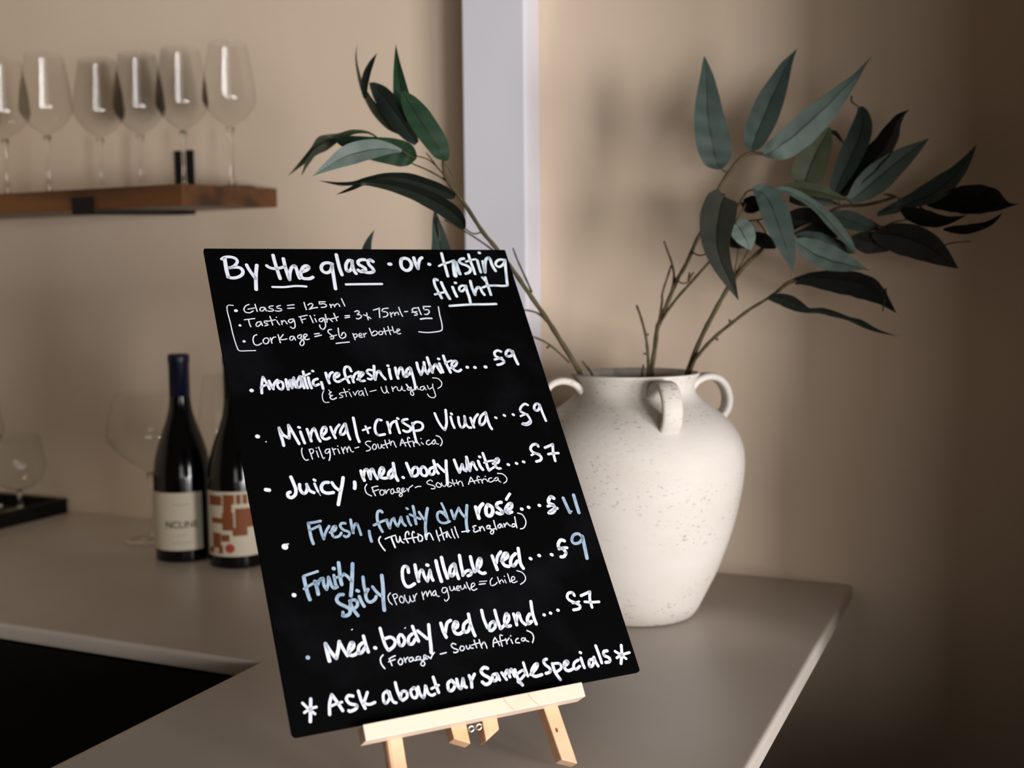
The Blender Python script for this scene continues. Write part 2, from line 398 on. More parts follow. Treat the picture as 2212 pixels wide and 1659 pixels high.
LETTERING = [
    ('heading', 'white', """3.8:17.5,443.8 17.2,435.0 17.2,428.9 17.7,423.0
3.2:14.7,443.1 17.7,445.1 22.1,445.6 26.9,444.2 28.7,441.0 27.3,437.6 23.9,434.5 20.1,433.2
3.5:20.1,433.2 25.3,433.9 30.2,433.0 32.1,429.3 30.5,425.3 26.3,422.6 21.2,421.7 17.2,423.0
3.4:36.7,436.5 38.4,430.5 41.0,424.4 42.5,420.9
3.7:46.3,436.0 44.4,428.7 42.7,420.0 41.1,408.7
3.6:63.8,447.6 64.0,440.2 64.8,430.4 65.8,420.7
3.3:55.6,435.6 57.9,433.3 62.9,432.0 69.0,433.1 73.0,434.7
3.6:73.0,443.6 73.1,434.8 73.7,425.9 74.6,419.3
3.6:74.6,419.3 76.2,426.8 79.1,433.0 82.5,435.3 83.5,431.2 83.8,425.8 84.6,420.9
3.7:88.4,428.3 93.3,430.3 95.8,433.4 94.3,435.2 91.0,434.1 88.1,429.8 86.4,424.9 87.4,421.2 90.7,420.3 94.5,420.4 97.7,422.0
2.4:56.8,411.3 68.0,411.0 79.4,412.1 89.3,411.4
3.6:120.0,437.4 115.7,438.8 110.8,437.3 108.1,432.9 109.1,428.6 112.6,427.0 116.8,429.4 119.2,434.7
3.7:119.5,437.4 118.5,423.8 117.4,408.4
3.8:126.4,448.3 126.3,441.1 126.4,431.9 127.2,424.6
3.6:141.1,440.9 137.4,441.5 133.8,436.5 132.9,430.5 134.7,428.7 138.1,431.4 140.5,437.4
3.6:140.6,440.6 140.1,433.7 140.6,428.7 141.8,425.9
2.6:128.9,413.3 137.0,413.4 148.7,413.4 160.7,413.4 165.6,413.4
3.7:154.5,442.3 150.5,442.3 147.0,440.3 146.8,436.9 149.6,434.6 152.4,431.8 151.4,428.9 147.4,428.0 144.8,430.0
3.7:162.3,440.1 159.7,442.2 157.3,440.6 157.4,436.4 159.9,432.3 160.5,428.6 156.7,427.0 152.0,427.4 149.3,429.5
4.1:178.5,437.0 180.0,437.0
3.8:192.9,443.1 191.1,438.2 191.2,432.6 194.6,429.3 199.1,430.9 202.1,436.3 200.9,442.0 197.3,444.1 193.1,443.3
3.8:206.6,444.7 206.7,438.2 207.9,431.4
3.6:207.9,431.4 210.2,438.2 212.9,443.0 215.4,444.9
4.0:221.1,436.8 221.7,436.7"""),
    ('heading_pale', 'pale', """3.3:238.3,450.2 238.0,442.0 238.1,432.4 237.9,422.0
2.4:231.4,434.5 236.7,437.0 243.3,439.1 249.9,441.5
5.0:249.7,439.6 247.8,433.3 246.9,427.6 246.3,422.7
4.1:251.1,438.9 251.2,433.3 251.5,428.1 252.0,424.9
3.2:261.6,443.8 257.7,443.0 255.3,440.1 257.4,437.2 262.8,434.7 265.4,430.9 263.1,426.8 258.4,424.9
3.2:268.1,448.8 268.0,441.0 268.7,432.3 268.8,424.6
2.4:262.9,439.9 269.2,442.0 274.7,443.0
3.2:276.1,441.5 275.8,434.2 275.9,426.7
3.4:280.7,451.1 281.4,451.0
3.4:281.9,440.2 281.3,433.2 280.7,426.6
3.4:281.0,427.4 283.1,435.2 285.9,442.0 289.4,444.8 291.1,443.0 291.3,435.2 293.2,428.3
2.9:307.9,442.0 302.1,442.5 297.6,440.0 295.6,436.1 298.6,433.2 303.9,436.1 307.8,441.0
3.2:308.1,442.0 305.9,432.2 303.9,422.4 301.6,410.6
2.6:301.4,409.9 295.3,409.5 289.2,410.0 279.5,409.9 272.8,407.8
3.1:225.4,417.5 223.1,418.6 221.5,416.5 221.1,410.8 222.2,405.2 224.4,395.8
2.5:218.2,400.2 223.4,401.5 229.1,402.8
3.4:228.8,414.5 229.5,408.9 230.9,401.4 232.8,394.9
3.3:239.6,408.7 240.2,403.1 241.2,397.5
2.9:243.6,413.9 244.6,413.8
2.7:254.4,409.8 250.2,410.3 246.7,407.7 246.5,404.0 249.3,403.9 253.3,407.6 254.7,410.3
3.3:254.4,409.5 254.2,402.9 254.6,396.3 254.1,390.0
3.3:261.2,415.9 260.9,408.5 261.8,399.2
3.1:261.9,399.5 264.1,404.6 267.7,408.2 270.0,406.9 270.5,402.7 272.2,398.9
3.2:279.1,420.2 278.9,414.0 279.4,406.3 279.5,398.9
2.1:275.5,420.5 277.4,416.4 278.5,414.0
2.7:230.5,386.3 252.6,387.5 269.7,387.4 282.3,387.6"""),
    ('house_terms', 'white', """1.5:218.2,385.5 217.2,376.0 216.9,366.9 215.6,359.8 213.3,357.6 207.7,356.6 198.7,356.1 190.5,357.2
1.2:17.1,391.4 12.3,391.5 10.8,386.3 11.5,373.8 12.0,359.7 13.4,347.0 15.2,343.1 22.5,342.8 29.4,342.7
3.1:18.3,385.7 19.0,385.7
2.6:19.6,369.8 19.9,369.7
2.7:20.5,352.7 20.9,352.7
1.4:31.7,392.2 28.7,390.9 26.3,387.6 26.8,384.2 30.6,383.1 34.4,385.1
1.4:29.8,387.1 32.3,387.5 36.0,388.2
1.4:37.2,392.3 37.5,388.2 38.0,384.4
1.4:45.4,388.7 42.2,388.5 40.7,386.0 42.2,384.5 44.7,386.3 45.7,388.7 46.4,384.8
1.4:53.7,390.2 50.3,389.6 49.6,387.8 52.6,386.6 53.1,384.9 50.1,384.3 47.8,384.7
1.4:60.6,390.4 57.5,389.6 56.9,387.9 60.3,386.7 60.7,384.9 57.3,384.2 54.9,384.8
1.4:67.2,390.3 73.6,391.0
1.4:66.9,387.1 73.1,387.4
1.5:83.6,393.4 83.9,388.9 84.4,385.2
1.5:86.8,390.4 89.7,392.1 91.6,390.9 90.1,388.3 87.0,385.5
1.5:87.0,385.5 91.3,386.8 95.6,387.6
1.5:104.2,393.7 98.2,393.8
1.5:98.3,393.6 98.2,391.0
1.5:98.2,391.0 102.0,391.6 104.6,390.0 103.2,387.9 99.2,387.5
1.5:108.3,390.8 108.7,387.0
1.5:108.7,388.8 111.4,390.7 112.4,387.8
1.5:112.6,389.1 116.1,391.5 117.5,388.2
1.5:120.9,396.9 121.7,392.5 122.5,388.5
1.4:24.7,375.7 29.4,376.2 34.3,376.8
1.4:28.6,375.8 28.6,371.6 29.3,368.0
1.4:39.2,373.4 35.8,372.4 34.2,369.1 36.2,368.4 38.8,370.9 39.4,373.4 40.1,368.9
1.4:45.4,373.9 42.8,373.7 42.6,372.0 44.8,370.7 45.2,369.4 42.3,368.7
1.4:48.7,378.8 49.3,373.5 49.6,369.3
1.4:44.9,373.2 49.4,374.2 53.1,374.9
1.4:54.4,373.8 55.0,371.2 56.1,369.3
1.4:54.5,377.7 54.6,377.4
1.4:58.5,373.7 58.5,369.7
1.4:58.5,371.4 60.9,374.0 62.1,372.7 63.3,370.1
1.4:69.9,375.3 66.4,374.7 64.8,372.4 67.0,371.3 69.5,373.4 70.4,375.3 70.6,371.2 70.2,367.1 68.0,364.9 65.7,366.7
1.4:75.8,377.5 79.6,378.2 83.9,379.1
1.4:76.9,377.4 77.4,374.4 77.9,370.8
1.4:77.0,374.0 81.6,375.2
1.4:86.5,378.6 87.2,375.0 88.0,370.7
1.4:90.6,375.3 91.3,371.5
1.5:90.7,378.9 90.9,378.6
1.5:98.5,375.6 95.3,374.8 94.1,372.4 96.6,371.7 98.5,374.0 99.3,375.4 99.5,370.4 99.0,366.1 95.9,362.9 93.8,365.2 93.7,368.0
1.5:101.5,379.4 101.3,374.6 101.4,370.7
1.5:101.2,372.2 103.6,375.0 105.2,373.6 106.7,371.4
1.5:110.0,380.5 110.6,376.1 111.3,372.2
1.5:106.1,374.5 109.7,375.2 113.4,376.5
1.5:120.4,377.4 124.8,377.7
1.5:119.9,375.1 124.5,375.9
1.5:131.0,381.9 133.9,382.9 135.4,381.1 132.6,378.6 135.9,378.0 136.2,375.8 133.1,373.7 131.0,374.2
1.4:33.3,359.4 30.6,358.1 29.0,354.2 29.5,349.4 32.5,348.3 36.0,350.2
1.4:40.0,355.3 37.9,353.0 38.7,349.7 41.6,350.0 43.3,353.2 42.2,355.5 40.0,355.3
1.4:45.1,355.7 45.5,349.8
1.4:45.6,352.7 47.6,355.8 50.0,356.3
1.4:52.7,358.7 53.0,354.1 53.3,350.0
1.4:57.4,358.6 53.9,354.3 55.7,353.2 60.1,353.9
1.4:66.9,356.5 64.0,356.2 62.6,353.4 64.6,352.4 66.7,355.3 67.1,356.5 67.8,352.3
1.4:74.3,358.0 71.3,357.2 70.4,354.7 72.5,354.1 74.4,356.7
1.4:72.1,354.1 75.0,352.1 75.0,348.3 72.6,346.1 71.1,348.4 73.5,351.7 77.2,354.1
1.4:75.5,354.6 79.1,356.4 79.4,358.4 76.9,357.9 75.9,354.5 78.0,352.4 80.9,353.1
1.6:86.9,358.3 91.4,358.8
1.6:86.7,355.4 93.1,356.9
1.5:104.1,362.7 101.4,362.4 100.2,360.1 101.9,357.4 104.1,355.2 104.0,352.7 101.3,352.4
1.4:101.0,354.5 104.2,355.5 107.7,356.4
1.5:110.8,364.0 110.3,359.7 110.2,355.0 112.2,352.6 116.0,354.4 116.4,358.2 114.2,358.7 112.3,355.8
1.6:105.5,347.3 111.6,347.9 118.3,348.3
1.4:123.8,357.5 124.2,354.1 124.6,350.6
1.4:123.9,356.0 127.2,357.0 127.4,354.4 124.7,352.8
1.4:129.1,354.8 132.2,355.5 131.8,357.4 129.8,356.6 129.3,353.5 132.3,353.1
1.4:134.2,357.0 134.4,353.3
1.4:134.3,354.8 136.0,357.1 137.4,357.4
1.5:138.9,378.1 142.0,376.6 145.3,373.8
1.5:142.5,380.1 142.3,376.1 142.4,372.4
1.5:149.9,383.2 153.5,384.2 156.7,385.3
1.5:156.4,385.1 155.5,381.1 154.5,374.6
1.5:165.4,385.1 160.2,384.4 158.5,381.5 162.2,380.9 163.7,378.7 161.9,376.0 158.1,375.0
1.4:166.4,380.1 166.4,375.0
1.4:166.6,377.7 170.0,380.3 170.4,376.7
1.4:170.7,378.0 173.6,380.5 174.5,377.2
1.5:176.5,385.8 176.9,380.6 178.0,375.4
1.5:181.3,380.6 184.5,380.8
1.6:195.2,384.6 191.9,384.5 189.6,382.5 190.8,380.0 193.6,378.2 193.4,376.6 190.7,376.4
1.4:188.7,379.6 194.2,380.6
1.6:196.8,385.3 197.1,381.0 197.8,376.9
1.6:209.7,386.1 202.1,386.1
1.6:202.3,386.1 202.4,382.4 206.1,382.4 207.0,379.7 204.3,377.0 201.6,377.1
1.7:195.7,371.7 201.9,372.4 207.8,372.2
1.4:141.3,362.8 141.9,358.7 142.4,354.7
1.4:142.3,356.9 146.0,359.8 148.4,358.0 146.6,355.5 142.9,354.3
1.4:151.4,359.4 149.3,357.1 150.5,355.3 153.0,356.1 153.5,358.4 151.4,359.4
1.4:155.9,362.6 156.0,359.1 156.3,355.3
1.4:160.3,364.2 160.5,359.8 161.0,355.1
1.3:153.1,358.5 158.0,359.4 163.3,359.9
1.4:164.6,363.9 164.7,360.5 165.0,357.2
1.4:165.0,357.2 169.8,359.0 171.7,360.3 169.5,361.1 168.0,358.2 168.6,355.7 171.4,355.9"""),
    ('aromatic', 'white', """3.8:18.8,302.1 19.2,302.1
2.6:31.3,315.1 29.7,310.4 28.3,304.4 27.5,298.9
2.6:31.4,315.0 33.2,309.5 34.5,305.5 35.0,302.6
2.2:27.5,304.2 31.3,306.5 34.9,307.4
2.6:36.0,311.0 37.3,306.1 38.5,302.4
2.5:38.5,303.8 40.4,308.3 43.7,311.6
2.5:45.3,309.4 42.7,307.0 43.4,303.1 46.0,301.6 47.8,304.8 47.6,308.7 45.4,310.0
2.8:51.4,311.4 51.3,306.1 51.6,301.3
2.6:51.7,302.2 54.4,309.8 55.5,310.6
2.6:55.2,310.6 55.0,305.9 55.4,302.4
2.6:55.5,302.8 57.1,308.9 58.7,312.7
2.6:58.8,313.1 58.7,308.0 59.0,303.0
2.5:64.5,314.0 60.8,307.9 60.6,302.6 63.7,304.3 65.2,311.6
2.7:65.2,314.0 65.6,306.9 66.3,301.8
2.7:68.5,318.9 68.6,313.8 68.7,306.7 69.4,301.6
2.1:66.5,313.5 70.2,314.9 74.4,316.6
2.8:72.1,312.4 72.1,306.5 73.0,301.4
2.7:77.3,319.0 77.8,318.8
2.7:80.3,310.6 76.9,309.4 75.3,306.3 76.8,303.7 80.4,304.9
2.8:83.2,306.8 83.4,303.5 83.5,300.2
2.9:89.2,316.3 89.5,311.1 90.5,305.5
2.7:90.4,310.2 93.2,315.3 95.7,316.7
2.7:96.2,310.7 100.5,312.5 101.4,315.1 99.0,315.5 96.3,312.3 96.2,308.3 98.5,306.5 101.6,307.4
2.8:113.6,317.0 112.4,321.3 109.0,321.5 107.1,317.4 107.2,311.7 109.0,304.9
2.3:101.7,307.6 107.2,310.1 112.6,311.9
2.7:113.1,311.4 113.4,305.2
2.6:113.8,309.0 116.6,313.7 120.8,316.0
2.6:117.7,308.0 123.7,312.5 124.6,315.0 122.0,314.8 119.7,311.1 120.1,306.4 124.3,306.2
2.6:133.3,317.1 130.3,317.6 128.4,315.1 130.9,312.1 132.7,309.6 130.6,307.4 128.0,308.2
3.0:136.7,321.4 135.4,314.3 134.7,306.9
2.8:135.0,307.8 137.5,313.4 140.6,315.8 142.0,311.5 144.6,306.7
3.0:150.8,317.4 150.3,312.7 150.3,307.0
3.0:150.2,321.1 150.7,321.0
3.0:157.2,318.4 156.9,312.5 157.3,306.9
2.8:157.9,310.8 160.7,316.4 163.0,318.6 163.8,315.4 163.6,308.9 166.6,308.7
2.9:171.5,317.9 168.1,315.6 166.3,311.2 168.6,310.2 171.7,314.2 171.8,317.9
2.9:172.3,316.7 172.4,309.2 172.3,301.0 171.9,296.2
3.0:179.9,322.9 179.8,316.3 181.0,309.6
2.9:181.0,309.6 184.0,314.4 185.9,318.5
3.1:187.3,323.0 186.5,315.1 187.8,310.5
2.9:187.9,310.9 191.1,314.9 193.0,319.0
3.1:191.9,328.1 192.3,319.8 193.1,311.6
2.9:193.2,312.7 196.0,317.6 198.8,320.2 199.9,316.1 201.7,310.8
2.9:202.6,321.0 203.4,315.9 204.1,311.3
3.1:202.9,326.1 203.5,326.0
3.1:209.0,329.3 209.5,321.5 210.7,315.6 211.6,310.7
2.1:208.5,320.7 212.6,322.7 216.4,323.8
2.8:213.2,315.5 218.4,317.7 221.1,321.4 219.6,323.2 216.3,321.2 214.8,317.1 216.5,312.9 220.0,311.3 223.3,313.1
3.5:230.2,315.5 230.8,315.4
3.5:238.2,314.9 238.8,314.8
3.7:249.5,314.9 250.2,314.8
2.9:271.4,331.5 267.9,332.9 264.1,330.7 263.9,326.9 267.1,324.4 270.6,322.1 271.3,319.5 267.5,317.3 263.4,316.6
2.6:262.1,322.7 266.1,323.6 270.4,324.3
3.1:283.7,329.8 281.3,333.0 276.9,330.5 276.1,326.4 280.0,325.8 283.9,328.3 284.3,331.3
3.3:284.2,330.9 284.5,324.1 285.7,316.4"""),
    ('estival', 'white', """1.1:83.7,297.9 81.6,294.2 81.0,289.6 82.1,286.2 86.1,285.9
1.5:90.2,296.2 88.1,294.6 88.7,293.0 90.8,292.7
1.6:90.8,292.7 88.4,291.6 88.5,289.5 90.6,288.6 93.9,290.0
1.0:88.4,298.5 89.5,296.3
1.1:101.2,295.2 98.4,294.6 97.4,293.3 99.9,291.9 99.9,290.5 96.9,289.8
1.1:102.7,299.1 103.3,294.9 103.6,290.7
1.1:100.4,294.8 106.0,295.9
1.1:107.0,294.9 108.2,290.2
1.3:107.5,297.9 107.6,297.6
1.1:110.7,295.2 112.0,291.4
1.1:112.0,291.4 113.8,294.6 115.8,296.3
1.1:120.0,295.7 117.0,295.2 115.6,292.2 117.6,291.2 119.8,294.1 120.0,295.7 120.1,290.3
1.1:122.8,298.7 123.1,294.9 123.7,290.6
1.1:126.8,294.5 133.1,295.7
1.2:138.5,298.6 138.8,294.7 140.4,292.1 142.8,293.7 143.3,299.3
1.2:143.5,299.1 143.5,294.5 144.4,291.9
1.2:149.0,298.3 149.1,293.4
1.2:149.1,295.1 151.6,297.7 153.4,298.2
1.2:154.0,297.4 154.4,293.9 157.2,294.6 158.8,298.4
1.2:158.8,298.4 159.0,294.3 161.2,293.4
1.4:165.3,296.9 163.3,294.9 165.6,293.7 167.6,295.8 167.7,297.2
1.3:167.8,296.4 168.3,292.3 168.6,289.1 166.9,288.1 165.6,289.9 167.3,293.0 172.1,294.1
1.7:163.9,300.0 165.0,297.4 167.7,294.8
2.2:171.9,297.8 171.6,295.2 170.6,294.2
1.2:174.0,297.3 174.1,294.4 175.5,293.9
1.2:180.5,297.1 177.4,296.3 176.5,293.6 179.1,293.3 181.0,296.3 180.8,297.1 181.9,293.1
1.2:184.4,297.7 185.0,293.8 188.2,295.1
1.2:190.1,299.0 189.5,295.1 190.0,289.4 189.8,286.1 187.2,284.3 183.6,285.5 182.2,288.6
1.2:191.8,305.6 197.0,304.6 199.6,300.3 198.2,296.3 194.2,293.9"""),
    ('mineral', 'white', """3.9:16.2,256.7 16.8,256.5
1.4:22.8,250.9 23.0,250.8
2.9:36.5,263.4 36.8,256.3 37.4,250.4 37.5,246.1
2.8:36.5,263.2 38.6,256.9 43.5,252.7
2.8:43.5,252.7 44.7,259.4 45.2,265.3
2.8:45.2,265.5 47.6,258.4 49.7,251.6 51.2,246.7
2.7:54.6,258.3 55.3,252.6 56.3,247.0
2.6:53.7,262.8 54.7,262.4
2.7:60.9,260.4 61.7,254.4 62.5,248.3
2.7:62.1,251.4 64.3,257.2 67.3,260.7 68.3,256.9 69.2,250.8 70.4,247.6
2.7:73.8,253.4 77.6,256.9 77.9,260.9 75.6,260.7 73.2,256.5 73.0,251.2 75.7,249.2 79.5,250.4
2.6:82.5,260.9 83.2,255.7 84.7,249.7
2.5:84.6,254.1 87.4,259.2 90.9,262.6
2.6:95.9,263.1 91.3,257.4 90.1,253.1 93.1,253.1 96.5,257.7 96.6,263.2
2.6:96.9,262.7 96.8,253.9 97.7,247.4
2.8:105.2,268.6 105.0,259.4 104.8,250.3 105.6,244.3
2.1:111.3,255.5 118.8,257.6
2.1:114.7,259.3 115.5,255.6 115.8,252.3
2.7:130.9,264.3 127.6,264.9 124.2,260.3 122.8,254.2 124.5,249.6 130.9,249.9
2.7:136.2,262.0 136.5,256.4 136.3,250.8
2.6:137.0,255.6 139.6,260.1 143.1,262.3
2.7:144.8,262.6 144.9,256.6 145.4,250.1
2.6:146.7,265.2 147.4,264.6
2.7:156.0,263.6 152.3,263.2 150.6,261.2 153.3,258.3 156.7,255.3 156.5,252.2 152.6,250.7 149.5,252.3
2.6:160.0,259.2 159.3,250.8 159.1,243.8 159.3,239.5
2.6:160.2,257.6 163.8,260.1 168.7,258.7 169.2,254.7 166.2,251.7 161.6,251.2
2.6:184.3,267.8 185.5,259.9 187.6,253.4 189.8,249.9
2.8:189.8,249.9 193.5,256.9 196.0,270.5
2.7:199.2,262.9 199.1,256.5 199.9,251.4
2.7:200.5,266.4 201.1,265.7
2.7:206.8,262.2 205.9,256.0 206.9,251.3 210.4,252.6 212.8,258.7 213.2,262.6
2.7:213.0,261.1 212.5,254.7 214.5,250.7 216.7,250.4
2.7:218.9,260.5 219.3,254.2 219.8,250.3
2.7:220.1,254.2 223.3,260.0 227.4,263.8
2.7:235.6,265.2 230.1,261.5 227.0,256.1 227.5,252.2 232.0,254.9 235.4,261.2 235.8,265.4
2.9:236.0,264.8 235.8,257.1 236.3,250.6 237.4,247.4
2.7:244.5,259.1 245.3,258.6
2.8:254.1,261.0 254.9,260.3
2.8:263.7,261.1 264.5,260.5
2.6:282.6,270.2 279.5,271.6 274.6,268.4 272.6,264.4 275.7,261.7 279.0,259.0 280.5,253.9 279.5,250.7 275.1,248.9 270.7,250.1
3.3:271.9,250.4 275.5,250.1 278.9,251.9
2.1:271.3,258.7 276.1,260.2 279.3,260.2
2.8:295.4,269.5 292.6,271.1 289.1,268.3 288.6,264.3 292.1,264.0 295.3,268.5
2.8:295.3,270.0 295.9,260.3 296.8,251.9"""),
    ('pilgrim', 'white', """1.2:53.0,242.3 52.0,238.9 52.3,233.7 54.1,230.6 56.5,230.8
1.2:59.0,240.7 59.7,235.3 60.2,231.0
1.2:59.3,240.3 62.1,240.8 62.4,238.0 60.1,236.0
1.2:65.2,238.5 65.5,235.5 65.9,232.5
1.3:65.5,241.4 65.6,241.3
1.2:67.8,242.2 68.7,236.7 69.6,230.9 71.0,231.5
1.2:77.2,239.6 74.1,239.1 72.6,236.4 74.6,235.5 77.1,238.2
1.4:77.3,239.3 76.5,233.1 74.7,228.5
1.2:79.8,240.2 80.3,237.2 80.6,233.7
1.2:80.2,236.9 81.3,238.8 82.9,239.2
1.2:84.6,238.9 85.4,234.4
1.3:85.1,241.8 85.2,241.6
1.2:88.2,240.1 89.1,233.9
1.2:89.1,236.5 91.7,240.4 92.9,235.0
1.2:92.8,236.9 95.3,240.6 96.3,235.5 98.2,235.0
1.2:100.4,238.4 104.1,239.2
1.2:116.3,243.9 113.0,244.1 110.9,242.2 112.7,239.6 114.6,237.3 113.1,235.2 110.2,234.7
1.2:118.7,241.0 116.6,238.3 117.4,235.4 119.9,236.9 120.2,240.1 118.7,241.0
1.2:122.2,240.7 122.3,236.7 124.2,236.6 125.4,240.1
1.2:125.4,240.1 125.9,236.8 127.4,236.3
1.3:129.7,244.0 129.8,239.9 130.4,236.2
1.3:126.1,239.1 130.6,240.0 134.5,241.3
1.3:133.8,243.9 134.0,241.2 134.3,238.5
1.3:134.0,239.5 136.1,242.4 137.6,242.0 138.1,238.6 138.8,236.2
1.3:146.2,243.9 144.3,240.4 143.1,237.5
1.3:146.2,243.9 147.2,240.1 148.1,236.4
1.1:144.1,239.5 149.7,240.2
1.3:153.6,244.1 152.6,245.3 151.4,243.3 151.3,239.0 152.2,235.3
1.1:149.4,239.8 154.7,240.9
1.3:156.0,241.0 155.9,235.4
1.3:156.2,238.2 158.2,240.4 159.8,240.0 160.6,238.3 161.8,236.2
1.3:163.8,239.0 165.3,236.9
1.4:164.3,242.9 164.5,242.7
1.3:172.1,240.7 169.8,240.1 168.4,237.6 170.1,236.0 173.2,237.5
1.3:177.0,240.7 174.2,238.3 174.9,236.1 177.6,238.4 177.4,240.8
1.3:177.4,240.4 177.7,236.9 180.0,235.9
1.3:179.9,244.7 182.8,243.3 184.3,239.5 183.5,236.4 181.4,234.0"""),
    ('juicy', 'white', """3.5:14.9,206.2 17.7,205.5
3.1:38.2,215.9 39.5,209.5 40.3,203.8 38.9,199.1 35.2,196.7 32.7,198.2 32.9,201.0 34.9,201.9
3.0:44.4,208.2 43.9,204.1 45.6,199.9 48.3,200.2 50.5,204.2 50.5,207.6
2.9:50.6,207.0 51.9,201.9 55.3,199.3
2.3:57.4,207.7 58.2,203.4 59.0,200.2
2.6:57.6,211.4 58.5,210.6
0.8:59.1,199.6 60.4,196.1
3.2:69.7,207.7 65.8,207.6 62.8,204.4 63.0,200.2 66.4,197.8 72.1,197.8
3.0:72.8,207.2 74.8,202.5 77.8,199.3
3.3:83.6,210.9 81.8,205.4 78.4,197.1 74.2,186.2
3.4:93.0,205.7 92.6,202.6 91.7,199.8
3.0:100.9,215.9 101.2,210.9 102.1,206.4
2.8:102.0,210.1 104.3,215.7 107.0,216.8 107.3,211.8 108.0,207.4
2.9:108.3,208.7 109.8,215.2 112.0,216.5 112.7,212.0 114.2,206.8
3.0:116.9,208.7 121.3,212.7 121.9,216.7 119.8,216.9 117.5,213.0 117.2,208.6 120.5,206.8 124.0,207.2
3.2:130.0,214.8 126.0,211.5 125.0,207.3 127.6,207.0 130.7,211.1
3.2:132.2,220.5 131.7,213.9 131.4,208.0 132.6,203.5
3.0:138.0,206.1 138.5,205.7
3.1:144.6,219.5 145.5,213.6 146.7,206.6
2.9:146.5,207.3 149.0,212.9 152.3,214.9 154.2,212.4 153.0,208.3 150.2,206.2 147.5,206.5
2.9:158.6,214.4 156.3,211.8 156.1,207.6 158.5,205.6 161.2,206.7 161.9,211.3 160.3,214.3 158.7,214.6
2.9:169.3,213.3 165.8,212.1 164.0,209.4 164.8,206.5 167.8,206.9 170.0,210.9
3.0:170.9,219.7 170.9,214.7 171.0,210.0 172.3,206.9
3.0:173.7,215.6 175.9,211.7 178.8,207.8
3.1:183.0,218.6 181.3,211.6 179.9,203.3 178.3,195.5
3.0:191.1,218.7 191.8,211.5 192.9,205.7
2.9:192.9,205.7 195.7,210.3 197.8,213.6
2.9:197.8,213.6 197.9,208.4 199.8,206.7
2.9:199.8,207.0 201.8,210.6 203.1,217.4
3.1:203.9,220.6 203.8,213.9 203.5,206.6
2.9:203.5,206.6 206.5,212.8 209.1,214.7 209.5,210.8 210.6,207.1
3.1:214.4,215.4 214.9,210.3 216.6,206.5
2.9:216.7,219.8 217.3,219.4
2.9:221.2,223.0 221.7,215.7 222.1,207.9 222.6,205.1
2.4:222.6,205.1 228.1,207.8 230.9,208.7
2.2:219.9,213.3 225.7,214.5 232.2,214.7
2.6:228.4,211.5 233.6,212.1 235.6,215.2 234.0,216.6 231.3,214.0 230.3,208.9 232.0,206.4 234.7,206.1
3.0:243.2,209.4 244.0,209.0
3.0:252.0,209.9 252.7,209.5
3.0:259.7,210.8 260.5,210.4
2.9:280.2,225.3 278.9,227.8 274.4,227.1 271.3,223.4 272.8,219.7 277.4,217.1 279.8,213.7 278.0,210.8 273.4,209.8
2.3:270.3,216.8 275.1,218.4 279.0,216.9
2.9:286.8,223.4 291.6,224.8 296.2,226.3
2.9:296.2,226.3 294.1,218.3 293.3,208.7
2.7:288.2,216.3 293.6,216.8 299.3,216.5"""),
    ('forager_white', 'white', """1.2:103.5,202.6 101.0,199.2 101.5,194.1 105.3,191.1
1.2:107.1,198.9 109.6,199.6 113.1,199.8
1.3:107.5,198.7 107.9,195.5 108.8,191.1
1.1:107.1,195.1 111.1,196.1 113.2,196.5
1.1:114.9,195.6 113.5,194.1 113.9,191.2 116.3,191.4 117.6,193.7 116.9,195.7 114.6,195.8
1.1:118.8,195.8 118.9,192.0
1.1:119.3,192.5 120.6,194.6 122.8,195.9
1.1:126.3,196.0 124.2,195.0 123.5,192.3 124.5,191.0 126.3,192.8 126.5,195.7
1.1:126.3,194.4 127.4,192.4 129.5,192.1
1.2:131.9,196.2 130.1,195.7 129.7,193.8 131.6,193.5 132.4,195.4 131.9,196.2
1.2:129.8,192.4 132.7,191.5 133.4,189.0 131.1,187.9 130.7,189.5 132.8,191.1 135.6,192.3
1.1:133.6,193.2 135.8,193.9 136.4,195.4 134.8,195.5 133.8,193.3 135.1,191.8 137.6,193.1
1.2:139.0,195.0 139.5,193.3 139.8,191.8
1.2:139.8,192.3 141.5,195.4 145.3,197.4
1.2:147.0,195.0 149.6,195.8 152.6,195.7
1.2:164.6,199.5 163.4,201.0 160.3,200.1 159.1,198.2 161.1,196.7 164.4,195.4 165.8,193.4 164.3,192.2 161.9,192.5
1.2:169.1,197.8 167.3,195.7 168.4,193.5 171.2,193.3 171.8,195.3 170.0,197.5 169.0,197.8
1.1:172.8,197.2 173.2,194.7 175.0,193.3 176.4,194.6 177.8,195.9
1.2:177.8,195.7 178.1,193.1 180.1,192.9 182.0,193.9
1.2:184.0,199.5 184.2,196.1 184.7,193.4
1.1:180.9,197.1 183.3,195.7 188.3,195.8
1.2:187.9,198.7 187.9,195.8 188.6,193.7
1.2:188.3,194.1 190.2,196.8 192.3,196.7 192.8,194.3 192.8,192.0
1.3:202.7,200.2 200.6,196.7 198.6,193.3
1.3:202.7,200.2 204.1,196.4 205.0,193.5
1.2:199.6,195.6 207.8,196.2
1.3:211.1,199.5 209.4,200.4 208.5,197.2 209.2,193.6
1.2:207.0,196.4 212.3,197.0
1.3:212.2,196.9 212.6,193.0
1.3:212.7,195.1 215.1,197.5 215.9,196.5
1.3:217.1,196.8 218.0,194.2
1.4:217.0,199.7 217.3,199.5
1.3:223.1,197.4 220.3,197.0 219.1,194.3 221.4,193.4 224.8,194.8
1.3:227.8,197.4 225.2,195.6 226.0,194.0 228.8,195.3 229.1,197.2
1.3:229.3,197.0 229.3,194.0 230.9,192.3
1.3:230.1,201.4 235.3,200.1 237.9,196.1 236.9,192.8 233.5,190.9"""),
